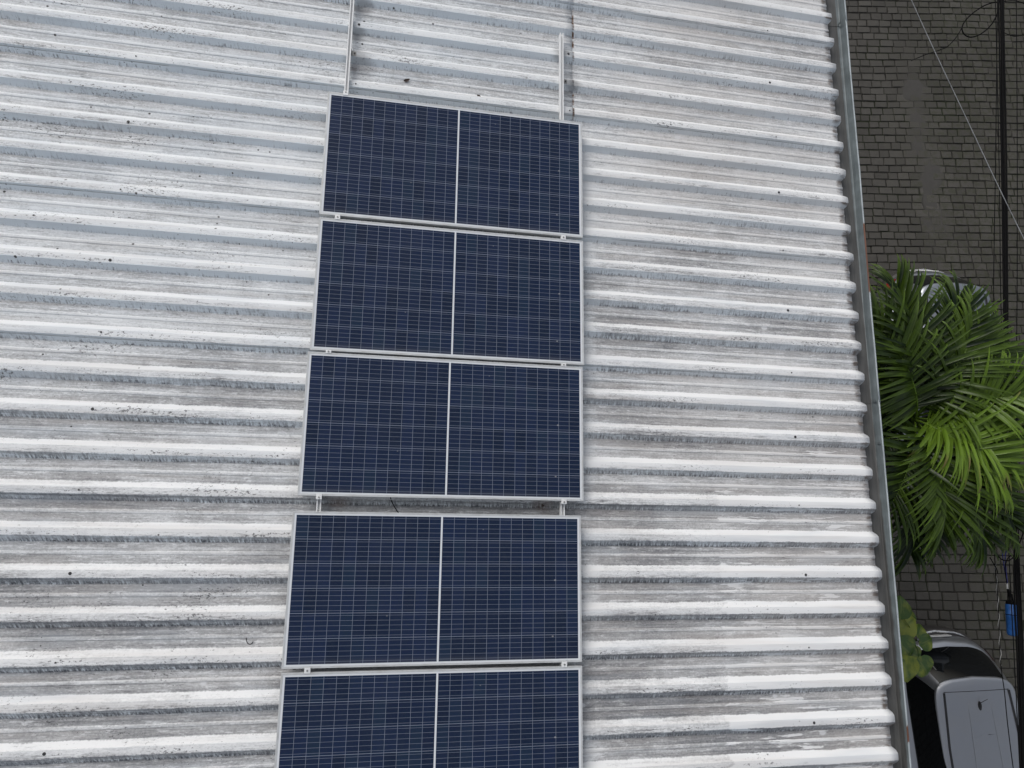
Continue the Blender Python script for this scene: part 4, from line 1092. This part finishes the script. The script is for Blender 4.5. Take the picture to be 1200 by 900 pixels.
# blue canister slung at the bundle
M_BLUE = simple('blue_plastic', (0.018, 0.10, 0.33), 0.45, 0, 0.3, 20)
c0 = at(1184.5, 708, zline(708) - 0.05); c1 = at(1186.5, 745, zline(745) - 0.05); ax = (c1 - c0)
can = thing('splice_canister', 'blue plastic cylinder with black cap slung beside the cable bundle above the silver car', 'canister', Matrix.Translation(c0.lerp(c1, 0.5)))
CI = Matrix.Translation(-c0.lerp(c1, 0.5))
bm = bmesh.new(); n_ = 14
prof_ = [(0.0, 0.054), (0.02, 0.058), (0.30, 0.058), (0.31, 0.060), (0.36, 0.060), (0.37, 0.058), (0.93, 0.057), (0.98, 0.050), (1.0, 0.035)]
tube(bm, [c0 + ax * t_ for t_, r_ in prof_], [r_ for t_, r_ in prof_], 20)
bd = link('body', bm, M_BLUE, can, smooth=True, mw=CI.copy())
bm = bmesh.new(); tube(bm, [c0 + ax * 0.315, c0 + ax * 0.34], 0.0620, 20); link('strap', bm, M_BLACK, bd)
bm = bmesh.new(); tube(bm, [c0 - ax * 0.12, c0 - ax * 0.10, c0 + ax * 0.005], [0.036, 0.049, 0.052], 16)
for i in range(5):
    a_ = i * 1.26; e_ = Vector((0.026 * math.cos(a_), 0.0, 0.026 * math.sin(a_)))
    tube(bm, [c0 - ax * 0.10 + e_, c0 - ax * (0.30 + 0.04 * i) + e_ * 0.8], 0.008, 6)
link('cap', bm, M_BLACK, can, mw=CI.copy())
bm = bmesh.new(); p_n = at(1180.5, 685, zline(690) - 0.05)
tube(bm, [c0 - ax * 0.25, p_n.lerp(c0, 0.3), p_n], [0.022, 0.016, 0.008], 8); link('cable_neck', bm, M_BLACK, can, mw=CI.copy())
M_BLUEW = simple('blue_wire', (0.03, 0.035, 0.22), 0.5)
for pts in ([(1180.5, 684), (1178, 672), (1175.5, 655), (1173, 638)], [(1180.5, 684), (1179, 668), (1178, 652), (1181, 640)]):
    bm = bmesh.new(); tube(bm, spline([at(u, v, zline(v) - 0.05) for u, v in pts], 6), 0.006, 6); link('blue_lead', bm, M_BLUEW, can, smooth=True, mw=CI.copy())
bm = bmesh.new(); q0 = at(1180, 683, zline(683) - 0.045); q1 = at(1180.6, 690, zline(690) - 0.045); tube(bm, [q0, q1], 0.011, 8); link('white_tape', bm, M_PLATE, can, mw=CI.copy())
# tangle of black wire where the leads leave the bundle
o = run([(1160, 636), (1167, 648), (1173, 655), (1181, 657), (1188, 652), (1195, 636), (1199, 622), (1196, 608), (1190, 600)], 0.007, 0.02); tag(o, 'curl of black wire looping across the bundle just above the blue canister', 'wire')
o = run([(1186, 650), (1180, 656), (1178, 668), (1180, 684)], 0.006, -0.02); tag(o, 'short black lead dropping from the curl of wire to the blue canister', 'wire')
o = run([(1160, 653), (1164, 660), (1168, 667), (1169, 672)], 0.006, -0.06); tag(o, 'short crooked black wire end poking left of the blue leads', 'wire')
o = run([(1160, 683.5), (1170, 682.5), (1180, 682)], 0.004, -0.06); tag(o, 'short straight wire sticking out sideways above the blue canister', 'wire')
